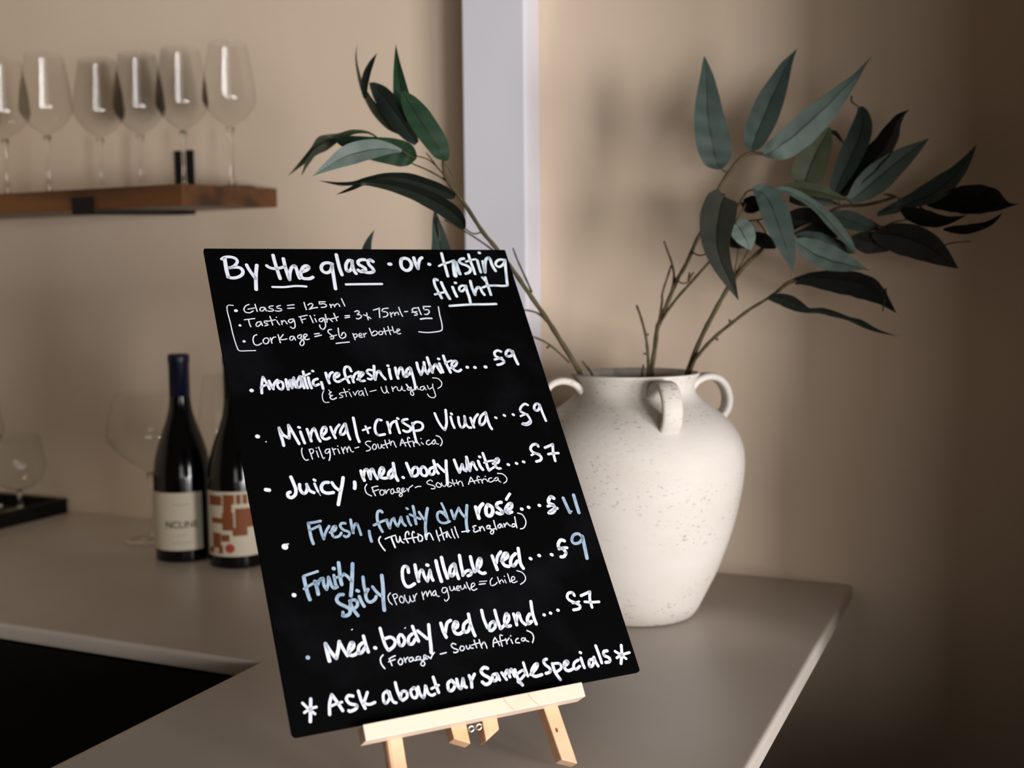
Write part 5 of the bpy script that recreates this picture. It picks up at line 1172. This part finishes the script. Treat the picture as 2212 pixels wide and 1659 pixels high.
        ('twig', 0.00083, [[-0.1883,1.4247,1.4811],[-0.1725,1.4257,1.4752],[-0.1592,1.4254,1.4672],[-0.1463,1.4262,1.4722],[-0.1295,1.4229,1.4748]]),
        ('twig', 0.00076, [[-0.1471,1.4287,1.5021],[-0.1567,1.4302,1.5053],[-0.1587,1.4293,1.5058]]),
        ('twig', 0.00071, [[-0.139,1.4319,1.4982],[-0.1471,1.4288,1.5037],[-0.1552,1.4309,1.5058]]),
        ('twig', 0.00076, [[-0.1195,1.44,1.4909],[-0.1115,1.4375,1.4851],[-0.1055,1.4401,1.4834]]),
        ('twig', 0.00059, [[-0.0922,1.4367,1.4442],[-0.0792,1.4374,1.4472],[-0.0613,1.44,1.4484]]),
        ('twig', 0.00077, [[-0.1978,1.4396,1.6234],[-0.1989,1.4441,1.6187],[-0.1949,1.4511,1.615],[-0.1904,1.4583,1.6124]]),
        ('twig', 0.00076, [[-0.1516,1.4054,1.3954],[-0.1508,1.4048,1.3857],[-0.1531,1.4031,1.3777],[-0.1538,1.4018,1.3685]]),
        ('twig', 0.00134, [[-0.3432,1.3634,1.3377],[-0.3395,1.3647,1.3343]]),
        ('twig', 0.00122, [[-0.3246,1.3679,1.3544],[-0.3268,1.3674,1.3594]]),
        ('twig', 0.00066, [[-0.1944,1.4288,1.4958],[-0.1963,1.4227,1.4977],[-0.1971,1.4169,1.4984]]),
        ('twig', 0.00067, [[-0.2077,1.4281,1.4929],[-0.2094,1.4279,1.4985],[-0.2095,1.4283,1.5029]]),
    ]),
]
BOARD_ORIGIN = Vector((-0.498259, 0.698951, 1.064523))
BOARD_U = Vector((0.629285, 0.777175, 0.000008))
BOARD_V = Vector((-0.438499, 0.355048, 0.825627))
BOARD_N = Vector((0.641653, -0.519558, 0.564217))
BOARD_W, BOARD_H = 0.31203, 0.45513


# ---------------------------------------------------------------- the setting
TOP = 1.0           # height of the counter surface
WALL_Y = 1.555

bm = bmesh.new()
box(bm, -5.0, 2.2, WALL_Y, WALL_Y + 0.15, 0.0, 2.9)
tag(mesh_obj('wall_back', bm, M['wall']), kind='structure')
bm = bmesh.new()
box(bm, -5.0, 3.5, -3.5, WALL_Y, -0.06, 0.0)
tag(mesh_obj('floor', bm, M['floor']), kind='structure')
bm = bmesh.new()
box(bm, -4.2, -4.0, -3.5, WALL_Y, 0.0, 2.9)
tag(mesh_obj('wall_left', bm, M['wall']), kind='structure')
# unseen stepped blocker right of the counter, added to shade wall and countertop
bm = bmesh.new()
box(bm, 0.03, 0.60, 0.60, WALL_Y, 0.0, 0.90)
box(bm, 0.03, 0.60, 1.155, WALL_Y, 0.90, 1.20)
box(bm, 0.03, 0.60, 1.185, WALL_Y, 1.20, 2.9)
tag(mesh_obj('light_blocker', bm, M['blocker']), kind='structure')
# (its lowest step reaches further out to darken the area below counter level)
# boxed grey post on the wall
bm = bmesh.new()
box(bm, -0.7465, -0.6487, 1.500, WALL_Y, TOP, 2.9)
bevel(bm, 0.0025, 2)
tag(mesh_obj('trim_1', bm, M['post_paint']), kind='structure')

# ---------------------------------------------------------------- counter
XR, XL, YF = -0.2027, -0.7488, 0.99
bm = bmesh.new()
TH = 0.021
outline = [(XR, -0.5), (XR, WALL_Y), (-3.4, WALL_Y), (-3.4, YF), (XL, YF), (XL, -0.5)]
prism(bm, [Vector((x, y, TOP - TH)) for x, y in outline], (0, 0, TH))
bevel(bm, 0.0045, 4)
ct = mesh_obj('countertop', bm, M['stone'])
tag(ct, 'grey-brown stone countertop running along the wall and turning towards the viewer', 'countertop')

cb = empty('base_cabinet', (-1.2, 1.25, 0.0))
tag(cb, 'black base cabinet under the left run of the countertop by the wall', 'cabinet')
bm = bmesh.new(); box(bm, -3.4, XL - 0.01, YF + 0.04, WALL_Y - 0.002, 0.08, TOP - TH)
mesh_obj('carcass', bm, M['cabinet'], cb)
for k in range(4):
    bm = bmesh.new(); x0 = -3.39 + k * 0.657
    box(bm, x0, x0 + 0.65, YF + 0.02, YF + 0.039, 0.10, TOP - TH - 0.01); bevel(bm, 0.002)
    mesh_obj('door', bm, M['cabinet'], cb)
cb2 = empty('counter_base', (-0.48, 0.2, 0.0))
tag(cb2, 'black panelled base under the near end of the countertop beside the easel', 'cabinet')
bm = bmesh.new(); box(bm, XL + 0.02, -0.232, -0.5, 1.03, 0.08, TOP - TH)
mesh_obj('carcass', bm, M['cabinet'], cb2)
bm = bmesh.new(); box(bm, -0.231, -0.213, -0.5, 1.035, 0.02, TOP - TH)
mesh_obj('side_panel', bm, M['cabinet'], cb2)

# ---------------------------------------------------------------- wall shelf
sh = empty('wall_shelf', (-2.0, 1.45, 1.53))
tag(sh, 'reddish brown wooden wall shelf carrying a row of wine glasses', 'shelf')
bm = bmesh.new()
prof = [(1.325, 1.5215), (1.325, 1.5525), (WALL_Y, 1.5615), (WALL_Y, 1.5315)]
prism(bm, [Vector((-3.0, y, z)) for y, z in prof], (1.89, 0, 0))
bevel(bm, 0.0012, 2)
mesh_obj('plank', bm, M['shelf_wood'], sh)


def shelf_z(y):
    return 1.5525 + (y - 1.325) / (WALL_Y - 1.325) * 0.009


for xb in (-1.2935, -2.35):
    bm = bmesh.new()
    x0, x1 = xb - 0.019, xb + 0.019
    box(bm, x0, x1, WALL_Y - 0.004, WALL_Y - 0.0005, 1.5265, 1.632)
    prism(bm, [Vector((x0, y, z)) for y, z in ((1.318, 1.5145), (1.318, 1.5185), (WALL_Y - 0.004, 1.5295), (WALL_Y - 0.004, 1.5255))], (x1 - x0, 0, 0))
    box(bm, x0, x1, 1.3185, 1.3235, 1.5155, 1.540)
    mesh_obj('bracket', bm, M['bracket'], sh)

# ---------------------------------------------------------------- wine glasses
W = 0.0009
def bowl_profile(pts, t=0.0011):
    outer = spline(pts, 6)
    inner = [(max(r - t, 0.0), z + (t if i == 0 else 0.0)) for i, (r, z) in enumerate(outer)]
    return outer, inner


def make_glass(name, loc, label, group=None, H=0.222, RB=0.041, foot=0.036, kind='angular', stem_h=0.42):
    """stemmed glass: foot, stem and bowl are parts"""
    g = empty(name, loc)
    tag(g, label, 'glass', group)
    zs = H * stem_h
    bm = bmesh.new()
    lathe(bm, [(0, 0), (foot, 0), (foot, 0.0012), (foot * 0.7, 0.0025), (0.006, 0.0062), (0, 0.0065)], 40)
    mesh_obj('foot', bm, M['glass'], g, loc, True)
    bm = bmesh.new()
    lathe(bm, [(0, 0.0066), (0.0055, 0.0068), (0.0036, 0.016), (0.0032, zs * 0.5), (0.0036, zs * 0.85), (0.0062, zs - 0.0005), (0, zs)], 16)
    mesh_obj('stem', bm, M['glass'], g, loc, True)
    b = H - zs
    if kind == 'angular':
        out = [(0.004, 0), (0.014, 0.008 * b / 0.13), (RB * 0.60, b * 0.12), (RB * 0.92, b * 0.25), (RB, b * 0.33), (RB * 0.985, b * 0.43), (RB * 0.90, b * 0.65), (RB * 0.70, b)]
    elif kind == 'funnel':
        out = [(0.004, 0), (RB * 0.20, b * 0.05), (RB * 0.60, b * 0.20), (RB * 0.92, b * 0.38), (RB, b * 0.47), (RB * 0.97, b * 0.60), (RB * 0.89, b * 0.80), (RB * 0.78, b)]
    elif kind == 'balloon':
        out = [(0.004, 0), (0.016, b * 0.03), (RB * 0.55, b * 0.20), (RB * 0.93, b * 0.42), (RB, b * 0.50), (RB * 0.97, b * 0.60), (RB * 0.88, b * 0.80), (RB * 0.80, b)]
    else:
        out = [(0.004, 0), (RB * 0.5, b * 0.05), (RB * 0.85, b * 0.2), (RB, b * 0.42), (RB * 0.97, b * 0.6), (RB * 0.80, b)]
    o = spline(out, 4)
    t = 0.0005
    r_top = o[-1][0]
    o = o[:-1] + [(r_top + 0.0001, b - 0.0012), (r_top, b - 0.0003)]
    prof_ = [(0, zs + 0.0002)] + [(r, z + zs + 0.0002) for r, z in o] + [(r_top - t * 0.5, b + zs + 0.0002)]
    prof_ += [(max(r - t, 0.0005), z + zs + 0.0002 + (t * 1.6 if z < b * 0.1 else 0)) for r, z in reversed(o)] + [(0, zs + 0.003)]
    bm = bmesh.new()
    lathe(bm, prof_, 48)
    mesh_obj('bowl', bm, M['bowl_glass'], g, loc, True)
    return g


def dup(root, loc, label, group):
    r = root.copy(); COL.objects.link(r); r.location = loc
    r['label'] = label
    if group:
        r['group'] = group
    for ch in list(root.children):
        c = ch.copy(); COL.objects.link(c); c.parent = r
        c.matrix_parent_inverse = ch.matrix_parent_inverse.copy()
    return r


GG = 'wine glasses on the wall shelf'
glass_spots = [(-1.145, 1.485, 'rightmost wine glass on the wooden shelf, past the black bracket'),
               (-1.238, 1.485, 'second wine glass from the right on the shelf, before the black bracket'),
               (-1.330, 1.490, 'third wine glass from the right on the wooden shelf'),
               (-1.420, 1.495, 'fourth wine glass from the right on the wooden shelf'),
               (-1.452, 1.412, 'fifth wine glass from the right on the shelf, nearer the shelf front'),
               (-1.545, 1.412, 'sixth wine glass from the right on the shelf, near the left picture edge'),
               (-1.645, 1.440, 'wine glass on the shelf cut off by the left edge of the picture')]
g0 = None
for x, y, lab in glass_spots:
    loc = (x, y, shelf_z(y) + 0.0008)
    if g0 is None:
        g0 = make_glass('wine_glass', loc, lab, GG)
    else:
        dup(g0, loc, lab, GG)

# ---------------------------------------------------------------- big glasses by the bottles
make_glass('wine_glass', (-1.272, 1.42, TOP + 0.0005), 'large clear wine glass standing left of the bottle with the cream label', None, 0.238, 0.066, 0.043, 'funnel', 0.46)
make_glass('wine_glass', (-1.195, 1.505, TOP + 0.0005), 'clear wine glass behind the capped bottle, against the wall', None, 0.262, 0.040, 0.036, 'angular', 0.42)

# ---------------------------------------------------------------- tray with glasses
bm = bmesh.new()
x0, x1, y0, y1 = -2.05, -1.575, 1.24, 1.54
box(bm, x0, x1, y0, y1, TOP + 0.0003, TOP + 0.010)
for a in ((x0, x1, y0, y0 + 0.008), (x0, x1, y1 - 0.008, y1), (x0, x0 + 0.008, y0 + 0.008, y1 - 0.008), (x1 - 0.008, x1, y0 + 0.008, y1 - 0.008)):
    box(bm, *a, TOP + 0.010, TOP + 0.026)
tag(mesh_obj('serving_tray', bm, M['tray']), 'black tray holding clear glasses at the far left of the counter', 'tray')
make_glass('wine_glass', (-1.628, 1.482, TOP + 0.0105), 'short round wine glass on the black tray, the one nearer the bottles', None, 0.135, 0.046, 0.033, 'round', 0.28)
make_glass('wine_glass', (-1.722, 1.480, TOP + 0.0105), 'taller wine glass on the black tray, cut off by the left edge', None, 0.205, 0.045, 0.036, 'balloon', 0.36)

# ---------------------------------------------------------------- bottles
BOT = [(0.000, 0.004), (0.030, 0.001), (0.0375, 0.0), (0.0415, 0.004), (0.0425, 0.012), (0.0425, 0.112), (0.0415, 0.132), (0.0375, 0.155), (0.0305, 0.178),
       (0.0225, 0.200), (0.0175, 0.218), (0.0152, 0.236), (0.0145, 0.258)]


def arc_patch(bm, R_, a0, a1, z0, z1, cx, cy, n=24, dz=0.0):
    c0, c1 = [], []
    for k in range(n + 1):
        a = a0 + (a1 - a0) * k / n
        c0.append(bm.verts.new((cx + R_ * math.cos(a), cy + R_ * math.sin(a), z0)))
        c1.append(bm.verts.new((cx + R_ * math.cos(a), cy + R_ * math.sin(a), z1)))
    for k in range(n):
        bm.faces.new((c0[k], c0[k + 1], c1[k + 1], c1[k]))


def make_bottle(loc, label, H, capsule_mat):
    b = empty('wine_bottle', loc)
    tag(b, label, 'bottle')
    s = H / 0.30
    bm = bmesh.new()
    pr = spline([(r * (1 if i < 20 else 1), z * s) for i, (r, z) in enumerate(BOT)], 4)
    lathe(bm, [(max(r, 0.0), z) for r, z in pr] + [(0, 0.258 * s)], 56)
    mesh_obj('body', bm, M['bottle_glass'], b, loc, True)
    bm = bmesh.new()
    lathe(bm, [(0.0149, 0.238 * s), (0.0151, 0.2381 * s), (0.0149, 0.285 * s), (0.0158, 0.287 * s), (0.0160, 0.296 * s), (0.0150, 0.2995 * s), (0.013, 0.30 * s), (0, 0.30 * s)], 40)
    mesh_obj('capsule', bm, capsule_mat, b, loc, True)
    return b


B1 = (-1.150, 1.352, TOP + 0.0003)
b1 = make_bottle(B1, 'dark wine bottle with navy capsule and plain cream label', 0.306, M['capsule'])
B2 = (-1.050, 1.352, TOP + 0.0003)
b2 = make_bottle(B2, 'dark wine bottle with rust and cream picture label, half behind the menu board', 0.306, M['bottle_glass'])
RL = 0.0428
# direction from bottle to viewer is about -52 degrees; labels wrap the front
view1 = math.atan2(-B1[1], -B1[0])
bm = bmesh.new()
arc_patch(bm, RL, view1 - 1.75, view1 + 0.66, 0.018, 0.104, 0, 0)
lb = mesh_obj('label', bm, M['cream_label'], b1, B1, True)


def bent_text(txt, size, ang, z, R_, material, parent, loc, bold=0.0):
    cu = bpy.data.curves.new('print', 'FONT')
    cu.body = txt
    cu.size = size
    cu.offset = bold
    cu.align_x = 'CENTER'
    to = bpy.data.objects.new('print', cu)
    COL.objects.link(to)
    dg = bpy.context.evaluated_depsgraph_get()
    me = bpy.data.meshes.new_from_object(to.evaluated_get(dg))
    bpy.data.objects.remove(to)
    for v in me.vertices:
        a = ang + v.co.x / R_
        v.co = Vector((R_ * math.cos(a), R_ * math.sin(a), z + v.co.y))
    me.materials.clear()
    me.materials.append(material)
    o = bpy.data.objects.new('lettering', me)
    COL.objects.link(o)
    o.parent = parent
    o.location = (0, 0, 0)
    return o


bent_text('NCLINE', 0.0140, view1 - 0.10, 0.052, RL + 0.0002, M['ink'], lb, B1, 0.0002)
for z_, a_, h_ in ((0.0855, 0.30, 0.0012), (0.0400, 0.16, 0.0010), (0.0290, 0.34, 0.0012)):   # illegible faint lines of print
    bm = bmesh.new()
    arc_patch(bm, RL + 0.0002, view1 - 0.10 - a_, view1 - 0.10 + a_, z_, z_ + h_, 0, 0, 8)
    mesh_obj('faint_print', bm, M['faint_ink'], lb, B1)

view2 = math.atan2(-B2[1], -B2[0])
bm = bmesh.new()
arc_patch(bm, RL, view2 - 1.35, view2 + 1.2, 0.018, 0.112, 0, 0)
lb2 = mesh_obj('label', bm, M['cream_label'], b2, B2, True)
bm = bmesh.new()
RP = RL + 0.0002
for a0, a1, z0, z1 in ((-1.15, -0.55, 0.092, 0.106), (-0.50, -0.20, 0.082, 0.108), (-0.42, 0.9, 0.094, 0.108), (-1.0, -0.50, 0.066, 0.074), (-0.55, -0.15, 0.056, 0.082),
                       (-0.98, -0.62, 0.030, 0.052), (-0.60, -0.30, 0.040, 0.050), (-1.22, -0.95, 0.022, 0.030), (-0.10, 0.8, 0.060, 0.088), (-0.20, 0.3, 0.048, 0.060), (-0.72, -0.55, 0.022, 0.034)):
    arc_patch(bm, RP, view2 + a0, view2 + a1, z0, z1, 0, 0, 6)
mesh_obj('picture_print', bm, M['rust'], lb2, B2)
bm = bmesh.new()
for k in range(-4, 5):
    h = math.sqrt(max(0, 0.0068 ** 2 - (k * 0.0015) ** 2))
    a = view2 - 0.30 + k * 0.0015 / RP
    arc_patch(bm, RP + 0.0002, a - 0.018, a + 0.018, 0.030 - h, 0.030 + h, 0, 0, 1)
mesh_obj('red_dot', bm, M['red'], lb2, B2)

# ---------------------------------------------------------------- vase
VX, VY = -0.4322, 1.3292
vloc = (VX, VY, TOP + 0.0003)
vase = empty('ceramic_vase', vloc)
tag(vase, 'tall off-white ceramic vase with four small loop handles, holding leafy branches', 'vase')
outer = [(0.0, 0.0), (0.066, 0.0), (0.0715, 0.002), (0.0760, 0.008), (0.0805, 0.0165), (0.0892, 0.0345), (0.1000, 0.057), (0.1107, 0.086), (0.1172, 0.106), (0.1225, 0.126), (0.1278, 0.152),
         (0.1306, 0.174), (0.1314, 0.191), (0.1290, 0.209), (0.1212, 0.2265), (0.1075, 0.2425), (0.0885, 0.2570), (0.0790, 0.2640), (0.0728, 0.2715), (0.0712, 0.279), (0.0722, 0.286), (0.0770, 0.2935), (0.0772, 0.2955)]
inner = [(0.0745, 0.2962), (0.0690, 0.288), (0.0665, 0.279), (0.0680, 0.270), (0.083, 0.254), (0.112, 0.232), (0.125, 0.205), (0.126, 0.175), (0.115, 0.12), (0.085, 0.04), (0.060, 0.008), (0.0, 0.008)]
bm = bmesh.new()
po = outer[:2] + spline(outer[2:-1], 4) + [outer[-1]]
pi_ = [inner[0]] + spline(inner[1:-1], 3) + [inner[-1]]
lathe(bm, po + pi_, 96)
vb = mesh_obj('body', bm, M['ceramic'], vase, vloc, True)
hpath = spline([(0.066, 0.268), (0.071, 0.2755), (0.079, 0.2840), (0.092, 0.2885), (0.106, 0.2860), (0.1160, 0.2760), (0.1205, 0.2620), (0.1185, 0.2480), (0.1100, 0.2370), (0.105, 0.233)], 5)
hw = 0.0122
ht = 0.0046
for ang in (-52, 38, 128, 218):
    a = math.radians(ang)
    e = Vector((math.cos(a), math.sin(a), 0)); s = Vector((-math.sin(a), math.cos(a), 0)); up = Vector((0, 0, 1))
    bm = bmesh.new()
    rings = []
    for i, (r, z) in enumerate(hpath):
        r2, z2 = hpath[min(i + 1, len(hpath) - 1)]; r1, z1 = hpath[max(i - 1, 0)]
        d = (e * (r2 - r1) + up * (z2 - z1)).normalized()
        n = s.cross(d)
        c = e * r + up * z
        ring = []
        for k in range(12):
            q = 2 * math.pi * k / 12
            cx_ = math.copysign(abs(math.cos(q)) ** 0.5, math.cos(q)); sy_ = math.copysign(abs(math.sin(q)) ** 0.7, math.sin(q))
            ring.append(bm.verts.new(c + s * cx_ * hw + n * sy_ * ht))
        rings.append(ring)
    for r0, r1 in zip(rings, rings[1:]):
        for k in range(12):
            bm.faces.new((r0[k], r0[(k + 1) % 12], r1[(k + 1) % 12], r1[k]))
    mesh_obj('handle', bm, M['ceramic'], vase, vloc, True)

# ---------------------------------------------------------------- branches in the vase
BR_LABEL = {
    'left': ('leafy_branch', 'leafy branch leaning out of the vase to the left, before the grey post'),
    'stub': ('cut_twigs', 'two short bare cut twigs just showing above the vase rim'),
    'middle': ('leafy_branch', 'upright branch in the vase middle with three large leaves on top'),
    'right': ('leafy_branch', 'dense leafy artificial branch leaning out of the vase to the far right'),
}


def add_leaf(rows, material, parent, ploc):
    rows = spline([tuple(r) for r in rows], 4)
    n = len(rows)
    bm = bmesh.new()
    rib = bm.verts.layers.float.new('rib')
    cols = (-1.0, -0.86, -0.5, -0.09, 0.0, 0.09, 0.5, 0.86, 1.0)
    grid = []
    for i, r in enumerate(rows):
        c = Vector(r[:3]); w = Vector(r[3:6])
        d = Vector(rows[min(i + 1, n - 1)][:3]) - Vector(rows[max(i - 1, 0)][:3])
        nn = w.cross(d)
        nn = nn.normalized() if nn.length > 1e-9 else Vector((0, 0, 1))
        wl = w.length
        line = []
        for x in cols:
            off = nn * (-(1 - abs(x)) * wl * 0.24 + math.sin(i * 1.3 + x * 2.0) * wl * 0.03)
            v = bm.verts.new(c + w * x + off)
            v[rib] = 1.0 if x == 0.0 else 0.0
            line.append(v)
        grid.append(line)
    for a, b in zip(grid, grid[1:]):
        for k in range(len(cols) - 1):
            try:
                bm.faces.new((a[k], a[k + 1], b[k + 1], b[k]))
            except ValueError:
                pass
    o = mesh_obj('leaf', bm, material, parent, None, True)
    return o


for name, leaves, stems in BRANCHES:
    nm, lab = BR_LABEL[name]
    base = stems[0][2][0]
    root = empty(nm, base)
    tag(root, lab, 'branch')
    for kind, rad, pts in stems:
        bm = bmesh.new()
        sp = spline([tuple(p) for p in pts], 4)
        m_ = len(sp)
        tube(bm, sp, [rad * (1.55 if kind == 'stem' else 1.35) * (1.08 - 0.42 * i / m_) * (1 + 0.10 * math.sin(i * 2.1)) for i in range(m_)], 8)
        mesh_obj(kind, bm, M['stem'], root, None, True)
    for mt, rows in leaves:
        add_leaf(rows, LEAF[mt], root, base)

# ---------------------------------------------------------------- menu board
def bp(u, v, n=0.0):
    return BOARD_ORIGIN + BOARD_U * u + BOARD_V * v + BOARD_N * n


mbd = empty('menu_board', BOARD_ORIGIN)
tag(mbd, 'tall black menu board with white handwriting leaning on the small wooden easel', 'board')
bm = bmesh.new()
r_ = 0.004
pts = []
for cu_, cv_, a0 in ((r_, r_, 180), (BOARD_W - 0.002, 0.002, 270), (BOARD_W - 0.0012, BOARD_H - 0.0012, 0), (0.0012, BOARD_H - 0.0012, 90)):
    rr = r_ if a0 == 180 else (0.002 if a0 == 270 else 0.0012)
    for k in range(5):
        a = math.radians(a0 + 90 * k / 4)
        pts.append(bp(cu_ + rr * math.cos(a), cv_ + rr * math.sin(a), -0.0038))
prism(bm, pts, BOARD_N * 0.0038)
mesh_obj('panel', bm, M['slate_board'], mbd)


def ribbon(bm, pts, w, n_off):
    """one marker stroke: flat ribbon with round ends, n_off above the panel; pts in metres on the board"""
    P = spline(pts, 5) if len(pts) > 2 else list(pts)
    q = []
    for p in P:
        if not q or (p[0] - q[-1][0]) ** 2 + (p[1] - q[-1][1]) ** 2 > (0.0002) ** 2:
            q.append(p)
    P = q
    if len(P) < 2:
        P = [P[0], (P[0][0] + 0.0001, P[0][1])]
    h = w * 0.5
    n = len(P)
    dirs = []
    for i in range(n):
        dx = P[min(i + 1, n - 1)][0] - P[max(i - 1, 0)][0]; dy = P[min(i + 1, n - 1)][1] - P[max(i - 1, 0)][1]
        l = math.hypot(dx, dy) or 1e-9
        dirs.append((dx / l, dy / l))
    def V(x, y):
        return bm.verts.new(bp(x, y, n_off))
    for i in range(n - 1):
        ax, ay = P[i]; bx, by = P[i + 1]
        d0, d1 = dirs[i], dirs[i + 1]
        bm.faces.new((V(ax - d0[1] * h, ay + d0[0] * h), V(ax + d0[1] * h, ay - d0[0] * h), V(bx + d1[1] * h, by - d1[0] * h), V(bx - d1[1] * h, by + d1[0] * h)))
    for (x, y), d, sgn in ((P[0], dirs[0], -1), (P[-1], dirs[-1], 1)):
        a0 = math.atan2(d[1] * sgn, d[0] * sgn)
        vs = [V(x + h * math.cos(a0 + t), y + h * math.sin(a0 + t)) for t in [(-0.5 + k / 6) * math.pi for k in range(7)]]
        bm.faces.new(vs)
    # round off sharp turns
    for i in range(1, n - 1):
        if dirs[i - 1][0] * dirs[i + 1][0] + dirs[i - 1][1] * dirs[i + 1][1] < 0.75:
            x, y = P[i]
            bm.faces.new([V(x + h * math.cos(k * math.pi / 5), y + h * math.sin(k * math.pi / 5)) for k in range(10)])


INK = {'white': 'chalk', 'pale': 'chalk_pale', 'thin': 'chalk_thin'}
PART_LABEL = {'pale': 'slightly watery white handwriting', 'thin': 'thin pale blue handwriting'}
for li, (name, ink, data) in enumerate(LETTERING):
    bm = bmesh.new()
    for si, line in enumerate(data.split('\n')):
        w, pp = line.split(':')
        pts = [tuple(float(c) / 1000 for c in q.split(',')) for q in pp.split()]
        ribbon(bm, pts, float(w) / 1000 * (0.80 if float(w) < 1.7 else 0.95), 0.00015 + 0.00004 * (li % 3))
    bmesh.ops.recalc_face_normals(bm, faces=bm.faces)
    o = mesh_obj('lettering', bm, M[INK[ink]], mbd)
    if ink in PART_LABEL:
        o['label'] = PART_LABEL[ink]

# ---------------------------------------------------------------- easel
es = empty('tabletop_easel', (BOARD_ORIGIN.x, BOARD_ORIGIN.y, TOP))
tag(es, 'small pale pine tabletop easel holding up the black menu board', 'easel')


def bboard(pts, n0, n1, bev=0.0012):
    """prism with outline pts given as (u, v) mm, from n0 to n1 mm above the board front plane"""
    bm = bmesh.new()
    prism(bm, [bp(u / 1000, v / 1000, n0 / 1000) for u, v in pts], BOARD_N * ((n1 - n0) / 1000))
    if bev:
        bevel(bm, bev, 2)
    return bm


mesh_obj('ledge', bboard([(51.6, -2.6), (246.2, -2.0), (245.9, -14.3), (51.3, -15.1)], -4.2, 12, 0.0006), M['pine'], es)
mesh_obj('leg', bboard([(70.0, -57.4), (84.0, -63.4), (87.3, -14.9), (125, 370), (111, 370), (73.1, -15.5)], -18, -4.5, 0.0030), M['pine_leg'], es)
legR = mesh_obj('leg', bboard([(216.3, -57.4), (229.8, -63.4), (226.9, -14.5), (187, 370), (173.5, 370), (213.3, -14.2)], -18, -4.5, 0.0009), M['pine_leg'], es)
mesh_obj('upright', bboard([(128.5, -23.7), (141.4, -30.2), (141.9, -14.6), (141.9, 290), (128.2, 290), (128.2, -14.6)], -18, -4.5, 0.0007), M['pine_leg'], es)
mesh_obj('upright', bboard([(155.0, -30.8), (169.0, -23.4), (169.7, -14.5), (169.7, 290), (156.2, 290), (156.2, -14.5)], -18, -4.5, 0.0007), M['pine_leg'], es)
mesh_obj('crossbar', bboard([(102, 320), (196, 320), (196, 335), (102, 335)], -30, -18.2, 0.0008), M['pine'], es)
# rear strut from the crossbar down to the counter behind the board
pa = bp(0.149, 0.327, -0.034)
pb = Vector((pa.x - 0.085, pa.y + 0.07, TOP + 0.004))
bm = bmesh.new()
tube(bm, [pa, pb], [0.0065, 0.0065], 4)
mesh_obj('rear_leg', bm, M['pine_leg'], es)
# finger joints in the ledge timber
for u0 in (171.5, 194.0):
    bm = bmesh.new()
    for (ua, va), (ub, vb) in zip([(0, -2.3), (1.2, -6), (3.6, -10), (7, -14.2)], [(1.2, -6), (3.6, -10), (7, -14.2)]):
        bm.faces.new([bm.verts.new(bp((u0 + u) / 1000, v / 1000, 0.01206)) for u, v in ((ua, va), (ua + 0.55, va), (ub + 0.55, vb), (ub, vb))])
    mesh_obj('timber_joint', bm, M['joint'], es)
# screw eyes hanging between the uprights
for cu_, dn in ((145.6, 0), (151.8, 1.5)):
    bm = bmesh.new()
    c = bp(cu_ / 1000, -0.0185, (-6 + dn) / 1000)
    ring = [c + BOARD_U * (0.0024 * math.cos(t)) + (BOARD_V * 0.8 + BOARD_N * 0.6) * (0.0024 * math.sin(t)) for t in [2 * math.pi * k / 12 for k in range(13)]]
    tube(bm, ring, [0.0009] * 13, 6)
    mesh_obj('screw_eye', bm, M['steel'], es, None, True)
bm = bmesh.new()
for (u, v, a, b_) in ((219.3, -33.6, 1.1, 2.1),):
    bm.faces.new([bm.verts.new(bp((u + a * math.cos(t)) / 1000, (v + b_ * math.sin(t)) / 1000, -0.00445)) for t in [2 * math.pi * k / 10 for k in range(10)]])
mesh_obj('wood_knot', bm, M['knot'], legR)
